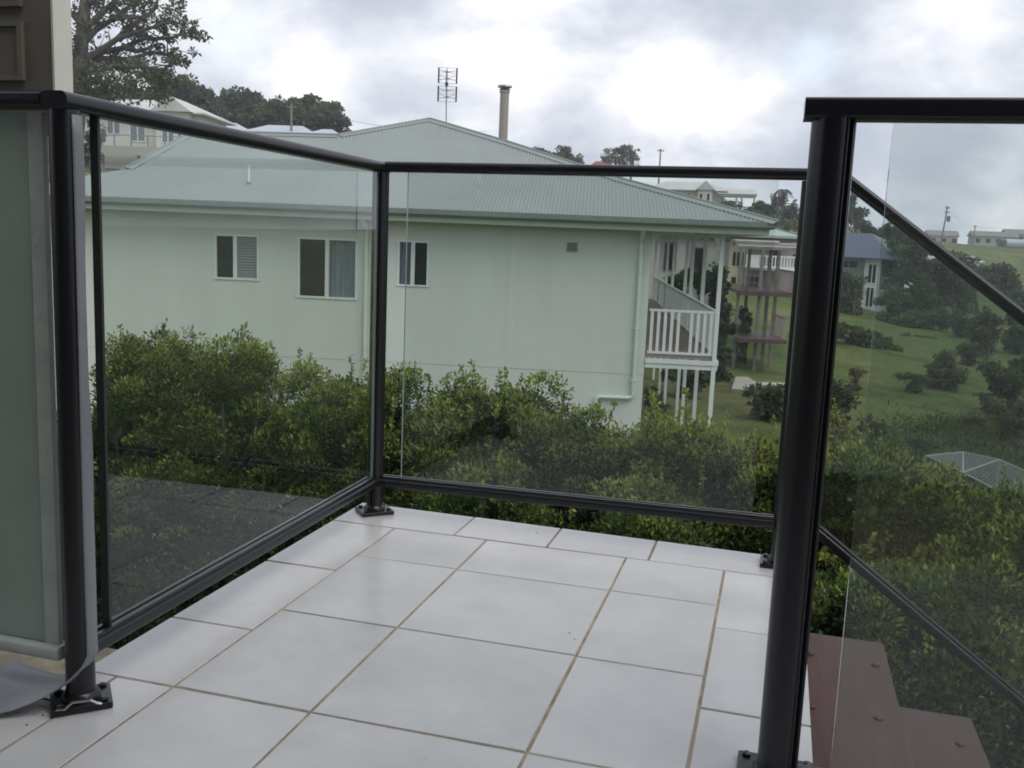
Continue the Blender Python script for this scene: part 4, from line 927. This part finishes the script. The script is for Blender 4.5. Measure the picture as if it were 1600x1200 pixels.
# --- house on the left hill with deck and bay windows
D = 86.0; k = D/FPX; F_, u, v = fr(148, 182, D, R(13))
lh = thing("left_hill_house", "cream hillside house with deck and blue windows under the big tree at left", "house", F_(4, 4, -4))
fbox(F_, u, v, -2.0, 9.6, 0, 7, -5.0, .6, "wall", CREAMH, lh)
hip(F_, -3.0, 10.4, -.8, 7.8, .55, 1.5, "roof", ROOFW, lh, ridge_in=3.5)
MB().prism([F_(5.6, -1.4, .55), F_(9.4, -1.4, .55), F_(7.5, -1.4, 1.85)], v*4.0).build("gable_roof", ROOFW, lh); fbox(F_, u, v, 6.0, 9.0, -.9, 0, -5, .54, "bay_wall", CREAMH, lh)
BLUEW = mat("blue_window_glass", (0.075, 0.095, 0.125), rough=.1, spec=.9)
for a0, a1, c0, c1, b_ in ((1.2, 2.3, -1.45, .15, -.03), (3.3, 4.6, -2.0, .15, -.03), (6.6, 7.6, -2.1, -.2, -.93), (8.0, 8.7, -2.1, -.2, -.93)):
    w = far_window(F_, u, v, a0, a1, c0, c1, lh, b=b_, t=.10); w.children[0].data.materials[0] = BLUEW
fbox(F_, u, v, -1.5, 9.2, -3.0, -.95, -3.1, -2.75, "deck_floor", TAN, lh); fbox(F_, u, v, -1.5, 9.2, -3.05, -3.0, -3.5, -2.75, "deck_fascia", TAN, lh)
fbox(F_, u, v, -1.5, 9.2, -3.0, -2.95, -1.85, -1.78, "deck_rail", POSTB, lh)
s0_ = fbox(F_, u, v, -1.4, -1.3, -3.0, -2.95, -2.75, -1.8, "deck_rail_post", POSTB, lh, origin=F_(-1.35, -2.98, -2.75))
for j in range(1, 8): inst(s0_, lh, F_(-1.35+j*1.5, -2.98, -2.75))
for a_ in (-1.2, 2, 5.2, 8.6): fbox(F_, u, v, a_-.1, a_+.1, -2.9, -2.7, -6, -3.1, "stump", POSTB, lh)
# --- blue grey roofs below the ridge trees
for px, py, D, w_, lb in ((300, 200, 96, 4.4, "small blue grey hip roof left of centre below the ridge trees"), (380, 204, 96, 6.2, "long blue grey hip roof below the ridge trees beside a power pole"), (470, 210, 104, 3.6, "low blue grey roof end just left of the mint roof valley")):
    F_, u, v = fr(px, py, D, R(10)); q = thing("blue_roof_house", lb, "house", F_(w_/2, 3, -3), "blue grey roofed houses on the left hill")
    fbox(F_, u, v, .5, w_, .5, 5.5, -5, 0, "wall", CREAMH, q); hip(F_, 0, w_+.5, 0, 6, 0, .95 if px != 478 else .5, "roof", BLUEGREY, q, ridge_in=1.5)
    fbox(F_, u, v, 1, 2, .45, .495, -2, -.8, "window", WIN, q)
# --- farm buildings on the far crest
for px, py, D, w_, lb, m_ in ((1450, 366, 255, 8.0, "far grey farmhouse right of the leaning power pole", TAN), (1520, 367, 262, 12.0, "long far grey shed left of the tank on the crest", TAN), (1572, 364, 275, 14.0, "far grey roofed barn at right edge behind the tank", BLUEGREY)):
    F_, u, v = fr(px, py, D, R(3)); q = thing("farm_building", lb, "farm building", F_(w_/2, 3, -3), "farm buildings on the far crest")
    fbox(F_, u, v, .4, w_-.4, .3, 6.7, -4, -.2, "wall", TAN, q); hip(F_, 0, w_, 0, 7, -.2, 1.4, "roof", mat("far_grey_roof", (.20, .195, .19), rough=.7), q, gable=True)
    for a_ in np.arange(1.0, w_-1.4, 2.6): fbox(F_, u, v, a_, a_+1.1, .25, .295, -2, -.9, "window", WIN, q)
F_, u, v = fr(1572, 379, 240, R(3))
tk = thing("water_tank", "pale silver horizontal tank with dark cab end at the right edge of the crest", "tank", F_(3, 1, -2))
MB().tube([F_(.0, 1, -.3), F_(.25, 1, -.3), F_(6.5, 1, -.3), F_(6.7, 1, -.3)], [.8, 1.25, 1.25, .8], 20).build("tank_body", BLUEGREY, tk, smooth=True)
fbox(F_, u, v, -1.6, -.1, 0, 2, -1.9, .5, "cab", mat("dark_cab", (.03, .035, .045), rough=.4), tk)
fbox(F_, u, v, -1.6, 6.5, .2, 1.8, -2.1, -1.5, "frame", POSTB, tk)
for a_ in (-1, 1.2, 4.6, 5.8): MB().tube([F_(a_, .1, -2.1), F_(a_, .4, -2.1)], .5, 14).build("wheel", DK, tk)

# --- power poles and lines
def pole(px, top_y, D, label, arm=1.1, lean=0.0, base_y=None, arms=1):
    b = on_ground(px, D); t = at(px, top_y, D); t[0], t[1] = b[0]+lean*AX_R[0], b[1]+lean*AX_R[1]
    q = thing("power_pole", label, "power pole", b, "timber power poles")
    MB().tube([b-[0, 0, .5], t], [.17, .11], 8).build("shaft", POSTB, q)
    e = []
    for j in range(arms):
        c_ = t-[0, 0, .35+.9*j]; MB().bar(c_-RX*arm, c_+RX*arm, .10, .12).build("crossarm", POSTB, q)
        for s_ in (-.9, -.35, .35, .9): MB().tube([c_+RX*arm*s_, c_+RX*arm*s_+[0, 0, .25]], .05, 6).build("insulator", DK, q)
        e.append(c_)
    return e[0]
e1 = pole(453, 170, 100, "pale timber power pole in front of the ridge trees at left", .5)
e2 = pole(1009.5, 237, 158, "dark thin power pole rising over the mint roof beside the round crowned tree", .55)
e3 = pole(1446, 323, 190, "leaning dark power pole with transformer left of the far farmhouse", .45, lean=.6, arms=2)
e4 = pole(1496, 352, 250, "short dark power pole between the far farm buildings", .4)
tf = e3-[0, 0, 2.6]; tfo = MB().tube([tf+RX*.45, tf+RX*.45+[0, 0, 1.1]], .35, 10).build("transformer", POSTB); tag(tfo, "drum transformer hung on the leaning power pole", "transformer")
def wire(a, b, sag, label):
    pts = [a+(b-a)*t-np.array([0, 0, sag*4*t*(1-t)]) for t in np.linspace(0, 1, 18)]
    tag(MB().tube(pts, .018, 4).build("power_line", DK), label, "power line", "overhead power lines")
wire(e1, at(760, 205, 150), 1.0, "thin power line from the left pole to behind the mint roof apex"); wire(e3, e4, .8, "power line slung between the two right hand poles"); wire(e4, at(1750, 356, 260), .8, "power line running off the right edge from the short pole")

# =================================================================== TREES
RM = (LEAF_FAR, LEAF_OLIVE, LEAF_FAR, LEAF_BUSH)
TG = "trees along the left ridge"
# the big open tree at the left
D = 58.0; k = D/FPX; tb = on_ground(118, D)
bt = thing("large_tree", "large open crowned tree with bare grey limbs spreading over the left hill", "tree", tb)
tm = MB(); Q = lambda x, y, d=0.0: at(x, y, D+d)
tm.tube([tb-[0, 0, .4], Q(124, 120), Q(128, 60), Q(134, 0), Q(142, -60)], [.62, .48, .40, .34, .22], 10)
limbs = [[(126, 100), (150, 82), (185, 62), (215, 52), (245, 40), (270, 34)], [(127, 92), (155, 86), (190, 72), (225, 62), (262, 62), (300, 50)], [(124, 108), (160, 92), (200, 96), (235, 84), (275, 88)],
         [(128, 70), (150, 48), (175, 28), (205, 8), (225, -14)], [(130, 48), (160, 24), (185, -6), (200, -40)], [(124, 112), (150, 112), (185, 104), (225, 108), (255, 104), (270, 98)],
         [(126, 96), (110, 80), (80, 62), (50, 50)], [(130, 40), (112, 20), (90, 4)], [(133, 10), (165, -20), (215, -50)], [(150, 84), (170, 100), (200, 108)], [(185, 62), (205, 36), (235, 18), (250, 6)], [(190, 72), (215, 76), (240, 74)], [(120, 118), (100, 110), (70, 108)],
         [(215, 52), (240, 62), (262, 60)], [(200, 96), (222, 100), (245, 118), (262, 122)], [(175, 28), (200, 24), (232, 26)]]
tips = []
for lb in limbs:
    d0 = rng.uniform(-3, 3); n_ = len(lb); pts = [Q(x + (rng.normal()*3 if 0 < i_ < n_ else 0), y+(rng.normal()*3 if i_ > 0 else 0), d0*i_/n_) for i_, (x, y) in enumerate(lb)]
    tm.tube(pts, np.linspace(.24, .05, n_), 7)
    for i_ in range(1, n_):
        tips.append((pts[i_], .55 if i_ < n_-1 else 1.0))
        for j in range(3):
            a_ = pts[i_-1]*(1-.5*rng.uniform(.3, 1))+pts[i_]*.5*rng.uniform(.3, 1) if False else pts[i_-1]+(pts[i_]-pts[i_-1])*rng.uniform(.2, 1)
            e_ = a_+rng.normal(size=3)*[.9, .9, .7]+[0, 0, .35]; mid_ = (a_+e_)/2+rng.normal(size=3)*.15
            tm.tube([a_, mid_, e_], [.05, .03, .012], 5); tips.append((e_, 1.0))
tm.build("trunk", mat("grey_bark", (0.105, 0.092, 0.080), rough=.9, var=.3, vscale=3), bt)
P, G_, Nn_, K_ = [], [], [], []
def puff(c_, n_, r_, rz_=None):
    d = rdir(n_); q = c_+d*(rng.uniform(.05, 1, n_)**.5)[:, None]*np.array([r_, r_, (rz_ or r_*.55)]); P.append(q); G_.append(unit(d*.6+rng.normal(size=(n_, 3))*.7)); Nn_.append(unit(rng.normal(size=(n_, 3))*.7+[0, 0, .7])); K_.append(rng.integers(0, 3, n_))
for c_, w_ in tips:
    if rng.uniform() < .55*w_+.05: puff(c_+[0, 0, .1], int(rng.uniform(14, 40)), rng.uniform(.25, .50))
for _ in range(72):                       # the dense lower half
    x_, y_ = rng.uniform(95, 262), rng.uniform(98, 160)
    if (y_-98)/62 > -.2+abs(x_-175)/190: puff(Q(x_, y_, rng.uniform(-4, 4)), 70, rng.uniform(.6, 1.1))
for x_, y_ in ((160, 4), (190, 12), (220, 5), (235, 20), (130, 20), (150, 30), (262, 20), (280, 34), (295, 48), (308, 55), (270, 12), (200, 0), (175, -8), (140, 6), (250, 30), (240, 2), (285, 62), (255, 78), (278, 92)):
    for _ in range(2): puff(Q(x_+rng.normal()*7, y_+rng.normal()*5, rng.uniform(-2, 2)), 55, rng.uniform(.35, .7))
P = np.concatenate(P)
leaves_obj("crown", P, np.concatenate(Nn_), np.concatenate(G_), .24*rng.uniform(.6, 1.4, len(P)), [LEAF_FAR, LEAF_OLIVE, LEAF_BUSH], np.concatenate(K_), bt, .55)["kind"] = "stuff"
# dark trees along the ridge
ptree(112, 290, [(285, 158, 40, 32), (262, 180, 38, 30), (315, 172, 32, 30), (298, 146, 28, 20), (305, 190, 36, 20)], "round dark ridge tree directly right of the large open tree", group=TG, n=11000, leaf=.5, mats=RM)
ptree(122, 350, [(340, 180, 34, 26), (366, 165, 28, 20), (330, 192, 34, 22), (372, 182, 32, 24)], "low dark ridge tree between two taller ones on the left", group=TG, n=9000, leaf=.5, mats=RM)
ptree(120, 398, [(390, 162, 24, 18), (410, 176, 24, 24), (380, 186, 30, 22), (402, 190, 26, 20)], "narrow ridge tree left of the pale power pole", group=TG, n=8000, leaf=.5, mats=RM)
ptree(118, 470, [(462, 178, 36, 22), (488, 170, 32, 18), (508, 190, 34, 22), (438, 186, 30, 24), (528, 203, 22, 12), (470, 195, 40, 18)], "broad olive ridge tree behind the power pole, tapering to the mint roof", group=TG, n=12000, leaf=.5, mats=(LEAF_OLIVE, LEAF_FAR, LEAF_MID))
ptree(125, 215, [(205, 165, 44, 26), (160, 170, 40, 26), (240, 180, 40, 24)], "dark ridge tree filling in behind the large open tree", group=TG, n=9000, leaf=.5, mats=RM)
ptree(80, 152, [(150, 212, 14, 26), (140, 240, 14, 22)], "small garden tree beside the left post under the large tree", n=1800, leaf=.28)
# crest trees behind the mint roof
ptree(150, 845, [(842, 238, 12, 6), (852, 244, 14, 6)], "small low tree at the edge of the mint roof hip", n=1200, leaf=.4, mats=(LEAF_OLIVE, LEAF_FAR))
ptree(150, 882, [(880, 244, 18, 11), (896, 250, 14, 8), (872, 252, 14, 8)], "rounded tree left of the dull red roof", n=2600, leaf=.42, mats=(LEAF_OLIVE, LEAF_FAR))
ptree(160, 972, [(962, 240, 15, 10), (982, 238, 14, 10), (950, 248, 12, 7), (990, 250, 10, 8), (970, 252, 14, 8), (976, 232, 9, 6)], "round crowned open tree between red roof and thin pole", n=2600, leaf=.36, trunk_r=.3)
ptree(145, 1140, [(1136, 320, 14, 7), (1150, 322, 10, 6)], "rounded bush in front of the hilltop house verandah", cat="bush", n=1200, leaf=.4, mats=(LEAF_FAR, LEAF_OLIVE))
ptree(140, 1195, [(1190, 325, 14, 10), (1215, 316, 12, 12), (1205, 332, 14, 8), (1178, 330, 12, 6)], "mixed shrubby tree below the palm", n=2400, leaf=.42, mats=(LEAF_OLIVE, LEAF_BUSH, LEAF_FAR))
ptree(130, 1235, [(1238, 330, 10, 13), (1228, 340, 14, 10), (1246, 345, 12, 12)], "dark pointed tree just left of the paired posts", n=2200, leaf=.42, mats=(LEAF_BUSH, LEAF_OLIVE))
ptree(120, 1215, [(1200, 344, 22, 8), (1230, 352, 20, 8), (1175, 338, 18, 6)], "olive bushes massed above the pale green roof", cat="bush", n=2200, leaf=.4, mats=(LEAF_OLIVE, LEAF_MID))
# palm on the crest
D = 140.0; pb_ = on_ground(1197, D); pt_ = at(1197, 298, D); pt_[:2] = pb_[:2]
pm = thing("palm_tree", "small wind blown palm tree on the crest right of the hilltop house", "palm tree", pb_)
for dx in (-.25, .35): MB().tube([pb_+RX*dx-[0, 0, .3], pt_+RX*dx*1.2], [.16, .12], 8).build("trunk", BARK, pm)
for j in range(22):
    a_ = rng.uniform(0, 2*math.pi); q = np.array([math.cos(a_), math.sin(a_), 0])*rng.uniform(.6, 1.2)+RX*.25; rise = rng.uniform(-.2, .7); root_ = pt_+RX*rng.choice([-.3, .42])
    pts = np.array([root_+q*t+np.array([0, 0, rise*t-1.1*t*t]) for t in np.linspace(0, 1, 7)])
    m2 = MB(); side = unit(np.cross(q, (0, 0, 1)))
    for a0, a1 in zip(pts, pts[1:]):
        for s_ in (-1, 1): m2.add([a0, a1, a1+side*s_*.22-[0, 0, .16], a0+side*s_*.22-[0, 0, .12]], [(0, 1, 2, 3)])
    m2.build("frond", LEAF_FAR, pm)
# between the posts and right of them
ptree(125, 1322, [(1326, 318, 12, 16), (1335, 336, 16, 14), (1318, 340, 12, 18), (1340, 350, 10, 6)], "tall dark tree standing above the navy roof right of the near post", n=3000, leaf=.42, mats=(LEAF_BLUE, LEAF_FAR, LEAF_BUSH))
ptree(118, 1357, [(1356, 356, 10, 9), (1362, 366, 13, 8), (1350, 370, 10, 6)], "small dark cone tree right of the tall tree above the navy roof", n=1500, leaf=.4, mats=(LEAF_BLUE, LEAF_BUSH))
ptree(105, 1398, [(1392, 362, 15, 14), (1405, 372, 16, 12), (1380, 375, 10, 8)], "soft grey green tree behind the tan roof", n=2600, leaf=.36, mats=(LEAF_OLIVE, LEAF_MID))
RT = "trees in the gully at right"
ptree(84, 1420, [(1415, 405, 26, 30), (1430, 385, 22, 18), (1400, 430, 24, 26), (1445, 420, 20, 22)], "pale feathery tree next to the white balcony house", group=RT, n=9000, leaf=.30, mats=(LEAF_MID, LEAF_FAR, LEAF_OLIVE))
ptree(78, 1410, [(1400, 470, 26, 24), (1425, 480, 28, 24), (1445, 455, 24, 26), (1392, 495, 18, 12)], "dark bushy gully tree below the pale feathery one", group=RT, n=9000, leaf=.26, mats=(LEAF_OLIVE, LEAF_MID, LEAF_BLUE))
ptree(80, 1482, [(1475, 445, 30, 30), (1500, 460, 26, 26), (1460, 470, 22, 20), (1485, 425, 22, 16)], "broad dark gully tree right of the feathery tree under the handrail", group=RT, n=9500, leaf=.26, mats=(LEAF_BLUE, LEAF_OLIVE, LEAF_BUSH, LEAF_OLIVE))
ptree(74, 1450, [(1440, 500, 26, 14), (1415, 505, 24, 12), (1470, 498, 20, 14), (1385, 502, 14, 10)], "low scrub along the foot of the gully trees", group=RT, cat="scrub", n=7000, leaf=.24, mats=(LEAF_OLIVE, LEAF_MID, LEAF_BLUE))
ptree(100, 1515, [(1505, 410, 20, 10), (1525, 425, 22, 12), (1490, 402, 14, 8)], "hedge like row of bushes behind the gully by the pale shed", group=RT, cat="bushes", n=3500, leaf=.32, mats=(LEAF_BUSH, LEAF_OLIVE))
ptree(96, 1565, [(1565, 430, 20, 14), (1575, 440, 18, 14), (1550, 442, 16, 12), (1560, 452, 16, 12)], "rounded dark tree standing alone on the paddock at right", n=4000, leaf=.30, mats=(LEAF_BLUE, LEAF_OLIVE, LEAF_BUSH))
ptree(90, 1595, [(1592, 462, 18, 10), (1605, 470, 20, 14), (1580, 475, 14, 8)], "dark bush at right edge below the lone paddock tree", cat="bush", n=3000, leaf=.3, mats=(LEAF_BUSH, LEAF_BLUE))
# lawn shrubs and small trees on the slope
ptree(46, 1478, [(1475, 572, 24, 16), (1462, 586, 18, 14), (1492, 585, 20, 14), (1478, 560, 14, 8)], "round dark bush standing alone in the middle of the sloping lawn", cat="bush", n=6500, leaf=.13, mats=(LEAF_BLUE, LEAF_OLIVE, LEAF_BUSH), trunk_r=.08)
ptree(58, 1540, [(1538, 505, 18, 20), (1530, 525, 16, 14), (1548, 522, 14, 14)], "upright dark bush near the lower end of the sloping handrail", cat="bush", n=5000, leaf=.17, mats=(LEAF_BLUE, LEAF_OLIVE, LEAF_BUSH), trunk_r=.1)
ptree(54, 1512, [(1508, 545, 14, 8), (1520, 548, 14, 8)], "low spreading bush left of the upright dark bush", cat="bush", n=2200, leaf=.16, mats=(LEAF_BLUE, LEAF_OLIVE, LEAF_BUSH), trunk_r=.05)
ptree(40, 1570, [(1562, 590, 22, 18), (1585, 600, 22, 22), (1550, 575, 16, 14), (1600, 580, 20, 20)], "loose olive thicket at the right edge of the lawn", cat="thicket", n=7500, leaf=.15, mats=(LEAF_OLIVE, LEAF_BUSH, LEAF_MID), trunk_r=.07)
ptree(31, 1572, [(1566, 640, 18, 12), (1585, 655, 20, 14), (1600, 645, 16, 14)], "dark shrubs at the right edge above the netting roof", cat="shrub", n=4500, leaf=.11, mats=(LEAF_BLUE, LEAF_OLIVE, LEAF_BUSH), trunk_r=.05)
ptree(33, 1520, [(1520, 655, 12, 8), (1530, 660, 10, 7)], "small dark shrub on the bank left of the edge shrubs", cat="shrub", n=1800, leaf=.11, mats=(LEAF_BLUE, LEAF_OLIVE, LEAF_BUSH), trunk_r=.04)
ptree(76, 1325, [(1322, 440, 14, 16), (1335, 455, 14, 18), (1312, 462, 14, 20), (1345, 440, 8, 10), (1328, 480, 18, 10)], "straggly shrub against the white wall of the navy roofed house", cat="shrub", n=3500, leaf=.24, mats=(LEAF_OLIVE, LEAF_BUSH, LEAF_MID), trunk_r=.12)
ptree(57, 1325, [(1318, 518, 14, 8), (1340, 525, 16, 9), (1360, 530, 16, 9), (1380, 540, 12, 8), (1400, 550, 9, 5)], "long mounded row of clumping grasses curving across the lawn", cat="clumping plants", n=5000, leaf=.3, mats=(LEAF_OLIVE, LEAF_MID), trunk_r=.03)
ptree(40, 1337, [(1334, 580, 8, 6), (1345, 584, 8, 5)], "small pinkish seedling shrub on the lawn right of the near post", cat="shrub", n=700, leaf=.12, mats=(LEAF_PINK, LEAF_OLIVE), trunk_r=.03)
SG = "scrubby bushes down the right bank"
for px, D, bl, n_, lb in ((1590, 62, [(1588, 520, 16, 12), (1602, 530, 14, 14), (1575, 532, 12, 8)], 3000, "grey green scrub bush at the right edge level with the upright dark bush"),
                          (1430, 66, [(1425, 530, 14, 6), (1445, 534, 14, 7), (1410, 527, 10, 5)], 1800, "low grey scrub on the lawn below the gully trees"),
                          (1500, 70, [(1497, 500, 14, 12), (1515, 508, 12, 10)], 2200, "small bush just under the sloping handrail beside the gully trees"),
                          (1545, 36, [(1540, 622, 14, 8), (1556, 630, 12, 8)], 1600, "olive bush on the bank below the loose thicket"),
                          (1415, 44, [(1412, 588, 12, 4), (1432, 590, 12, 4), (1450, 596, 10, 4)], 1300, "thin dry weeds on the lawn left of the round dark bush"),
                          (1360, 27, [(1355, 665, 14, 12), (1378, 672, 14, 10)], 2200, "leafy shrub behind the hedge right of the feathery plant"),
                          (1440, 25, [(1430, 690, 16, 8), (1455, 694, 16, 8)], 2200, "low shrub on the bank beside the netting roof")):
    ptree(D, px, bl, lb, cat="bush", group=SG, n=n_, leaf=.0028*D, mats=(LEAF_OLIVE, LEAF_MID, LEAF_BLUE, LEAF_BUSH), trunk_r=.04)
# climber covered screen beside the verandah, and garden plants below it
ptree(40, 1122, [(1118, 440, 22, 22), (1122, 480, 20, 26), (1124, 520, 20, 26), (1122, 560, 16, 26), (1124, 590, 14, 20), (1085, 440, 26, 20), (1060, 445, 20, 16)], "tall dark climber covered screen just right of the verandah corner post", cat="climber", n=14000, leaf=.16, mats=(LEAF_DARK, LEAF_BLUE), trunk_r=.08)
ptree(27, 1025, [(1022, 625, 12, 18), (1030, 640, 14, 14)], "dark garden shrub at the foot of the first verandah post", cat="shrub", n=2600, leaf=.09, mats=(LEAF_DARK, LEAF_OLIVE), trunk_r=.03)
ptree(34, 1085, [(1080, 590, 22, 8), (1100, 592, 18, 8), (1055, 588, 18, 8)], "low dark planting in shade under the verandah", cat="shrub", n=3500, leaf=.12, mats=(LEAF_DARK, LEAF_BLUE), trunk_r=.03)
ptree(47, 1163, [(1160, 490, 10, 9), (1168, 498, 9, 8)], "small yellowish shrub growing between the two red decks", cat="shrub", n=1200, leaf=.15, mats=(LEAF_BUSH, LEAF_MID, LEAF_OLIVE), trunk_r=.04)
# broad leaved plant and feathery plant right behind the near posts
ptree(30, 1205, [(1205, 618, 22, 14), (1180, 614, 16, 7), (1222, 622, 16, 16), (1195, 630, 18, 10)], "dark broad leaved plant at the edge of the concrete pad", name="broad_leaved_plant", cat="plant", n=1900, leaf=.19, mats=(LEAF_DARK, LEAF_BLUE, LEAF_MID), trunk_r=.03)
ptree(26, 1295, [(1300, 612, 24, 16), (1275, 622, 22, 20), (1318, 625, 16, 14), (1290, 640, 22, 14)], "large glossy broad leaved plant directly right of the paired posts", name="broad_leaved_plant", cat="plant", n=2300, leaf=.19, mats=(LEAF_DARK, LEAF_BLUE, LEAF_MID), trunk_r=.03)
shrub(tuple(at(1312, 640, 8.2)[:2]), at(1312, 645, 8.2)[2], .28, .3, "feathery pale flowering plant rising behind the hedge right of the near post", n=3500, leaf=.045, mats=(LEAF_MID, LEAF_PINK, LEAF_NEW), shoots=30, young=.3, name="feathery_plant", cat="plant", clumps=40)

# terracotta pot and a pale stone near the pad
pb2 = on_ground(1203, 24.0); TERRA = mat("terracotta", (0.26, 0.085, 0.045), rough=.85, var=.15)
pot = MB().tube([pb2, pb2+[0, 0, .22], pb2+[0, 0, .23]], [.09, .14, .12], 16).tube([pb2+[0, 0, .19], pb2+[0, 0, .235]], [.155, .155], 16)
tag(pot.build("terracotta_pot", TERRA, smooth=True), "terracotta pot on the lawn left of the paired posts", "pot")
# wire netting roof in the garden below, at right
D = 15.5; NET = mat("netting", (0.16, 0.185, 0.19), rough=.5); FRM = mat("net_frame", (0.30, 0.33, 0.34), rough=.4)
ng = [at(1447, 712, 18.0), at(1505, 706, 19.5), at(1562, 718, 17.8), at(1660, 762, 14.6), at(1620, 800, 13.0), at(1505, 738, 16.0)]
nt_ = thing("netting_enclosure", "garden enclosure with pale wire netting roof on a light frame below the lawn", "enclosure", np.array([ng[5][0], ng[5][1], gz(ng[5][0], ng[5][1])]))
for a, b in ((0, 1), (1, 2), (2, 3), (3, 4), (4, 5), (5, 0), (5, 2), (1, 5)): MB().tube([ng[a], ng[b]], .011, 6).build("frame_tube", FRM, nt_)
def net(tri, m_):
    a, b, c = tri; mm_ = MB(); n_ = m_
    for i_ in range(1, n_):
        t = i_/n_; mm_.bar(a+(b-a)*t, a+(c-a)*t, .004, .004); mm_.bar(b+(a-b)*t, b+(c-b)*t, .004, .004); mm_.bar(c+(a-c)*t, c+(b-c)*t, .006, .006)
    return mm_
for tri in ((0, 1, 5), (1, 2, 5), (2, 3, 5), (3, 4, 5)): net([ng[i_] for i_ in tri], 22).build("netting", NET, nt_)["kind"] = "stuff"
for i_ in (0, 1, 2, 3, 4): MB().tube([np.array([*ng[i_][:2], gz(*ng[i_][:2])-.1]), ng[i_]], .022, 6).build("frame_leg", FRM, nt_)

# rough growth on the bank between lawn and netting, and tufts over the near lawn
def tufts(name, n_, region, size, mats, hgt=1.0):
    P = []
    for x0_, x1_, d0_, d1_ in region:
        q = n_//len(region); px = rng.normal((x0_+x1_)/2, (x1_-x0_)/3.4, q); dd = rng.normal((d0_+d1_)/2, (d1_-d0_)/3.4, q).clip(5, 90)
        P.append(np.stack([CAM[0]+(AX_F[0]+AX_R[0]*(px-800)/FPX)*dd, CAM[1]+(AX_F[1]+AX_R[1]*(px-800)/FPX)*dd], -1))
    P = np.concatenate(P); z_ = np.concatenate([ground_z(P[i_:i_+4000, 0], P[i_:i_+4000, 1]) for i_ in range(0, len(P), 4000)])
    keep = np.sin(P[:, 0]*.9)*np.cos(P[:, 1]*.7)+rng.normal(size=len(P))*.6 > -.5
    P3 = np.column_stack([P, z_-.02])[keep]; m_ = len(P3)
    o = leaves_obj(name, P3, rdir(m_), unit(rng.normal(size=(m_, 3))*.45+[0, 0, hgt]), size*rng.uniform(.5, 1.5, m_), mats, rng.integers(0, len(mats), m_), None, .22); o["kind"] = "stuff"; return o
tufts("rough_bank_growth", 34000, [(1400, 1640, 21, 31), (1330, 1520, 18, 26), (1480, 1700, 26, 36)], .20, [LEAF_MID, LEAF_MID, LEAF_OLIVE, LEAF_DARK], .6)
tufts("lawn_grass", 26000, [(-40, 420, 5.5, 8.0), (60, 1000, 10, 15)], .10, [LEAF_MID, LEAF_DARK])

# specks of dirt and dead leaf on the tiles, and drips of dried grout beside the posts
SPECK = mat("dirt_speck", (0.075, 0.06, 0.045), rough=.9)
sp = MB()
spots = [tuple(hit_floor) for hit_floor in [(at(px, py, 1)-CAM) for px, py in ((824, 833), (832, 836), (300, 1058), (576, 824), (893, 993), (25, 1110), (40, 1095), (60, 1120), (70, 1105))]]
for d in spots:
    c0 = CAM+np.array(d)*(-CAM[2]/d[2]); c0[2] = .0012
    for j in range(rng.integers(1, 5)):
        q = c0+np.array([rng.normal()*.012, rng.normal()*.012, 0]); r0 = rng.uniform(.0008, .0022); a0 = rng.uniform(0, 3)
        sp.add([q+np.array([math.cos(a0+t)*r0*(1.6 if k % 2 else .8), math.sin(a0+t)*r0, 0]) for k, t in enumerate(np.linspace(0, 2*math.pi, 7)[:-1])]+[q+np.array([0, 0, .0012])], [(k, (k+1) % 6, 6) for k in range(6)])
for j in range(150):
    q = np.array([rng.uniform(-.9, 1.2), rng.uniform(-1.6, .8), .0012]); 
    if -.48 < q[0] < .86: r0 = rng.uniform(.0006, .0014); sp.add([q+[r0, 0, 0], q+[0, r0, 0], q-[r0, 0, 0], q-[0, r0, 0]], [(0, 1, 2, 3)])
dm = sp.build("tile_dirt", SPECK); dm["kind"] = "stuff"

# thin moist air over the valley
hz = MB().box(-420, 420, -360, 480, -12, max(30.0, float(GZ.max())+2.0)).build("haze", [], None); hz["kind"] = "stuff"
HM = bpy.data.materials.new("thin_haze"); HM.use_nodes = True; ht = HM.node_tree; ht.nodes.remove(ht.nodes["Principled BSDF"])
pv_ = ht.nodes.new("ShaderNodeVolumePrincipled"); pv_.inputs["Color"].default_value = (.86, .92, 1.0, 1); pv_.inputs["Density"].default_value = .0009; pv_.inputs["Anisotropy"].default_value = .2
ht.links.new(pv_.outputs[0], ht.nodes["Material Output"].inputs["Volume"]); hz.data.materials.append(HM)
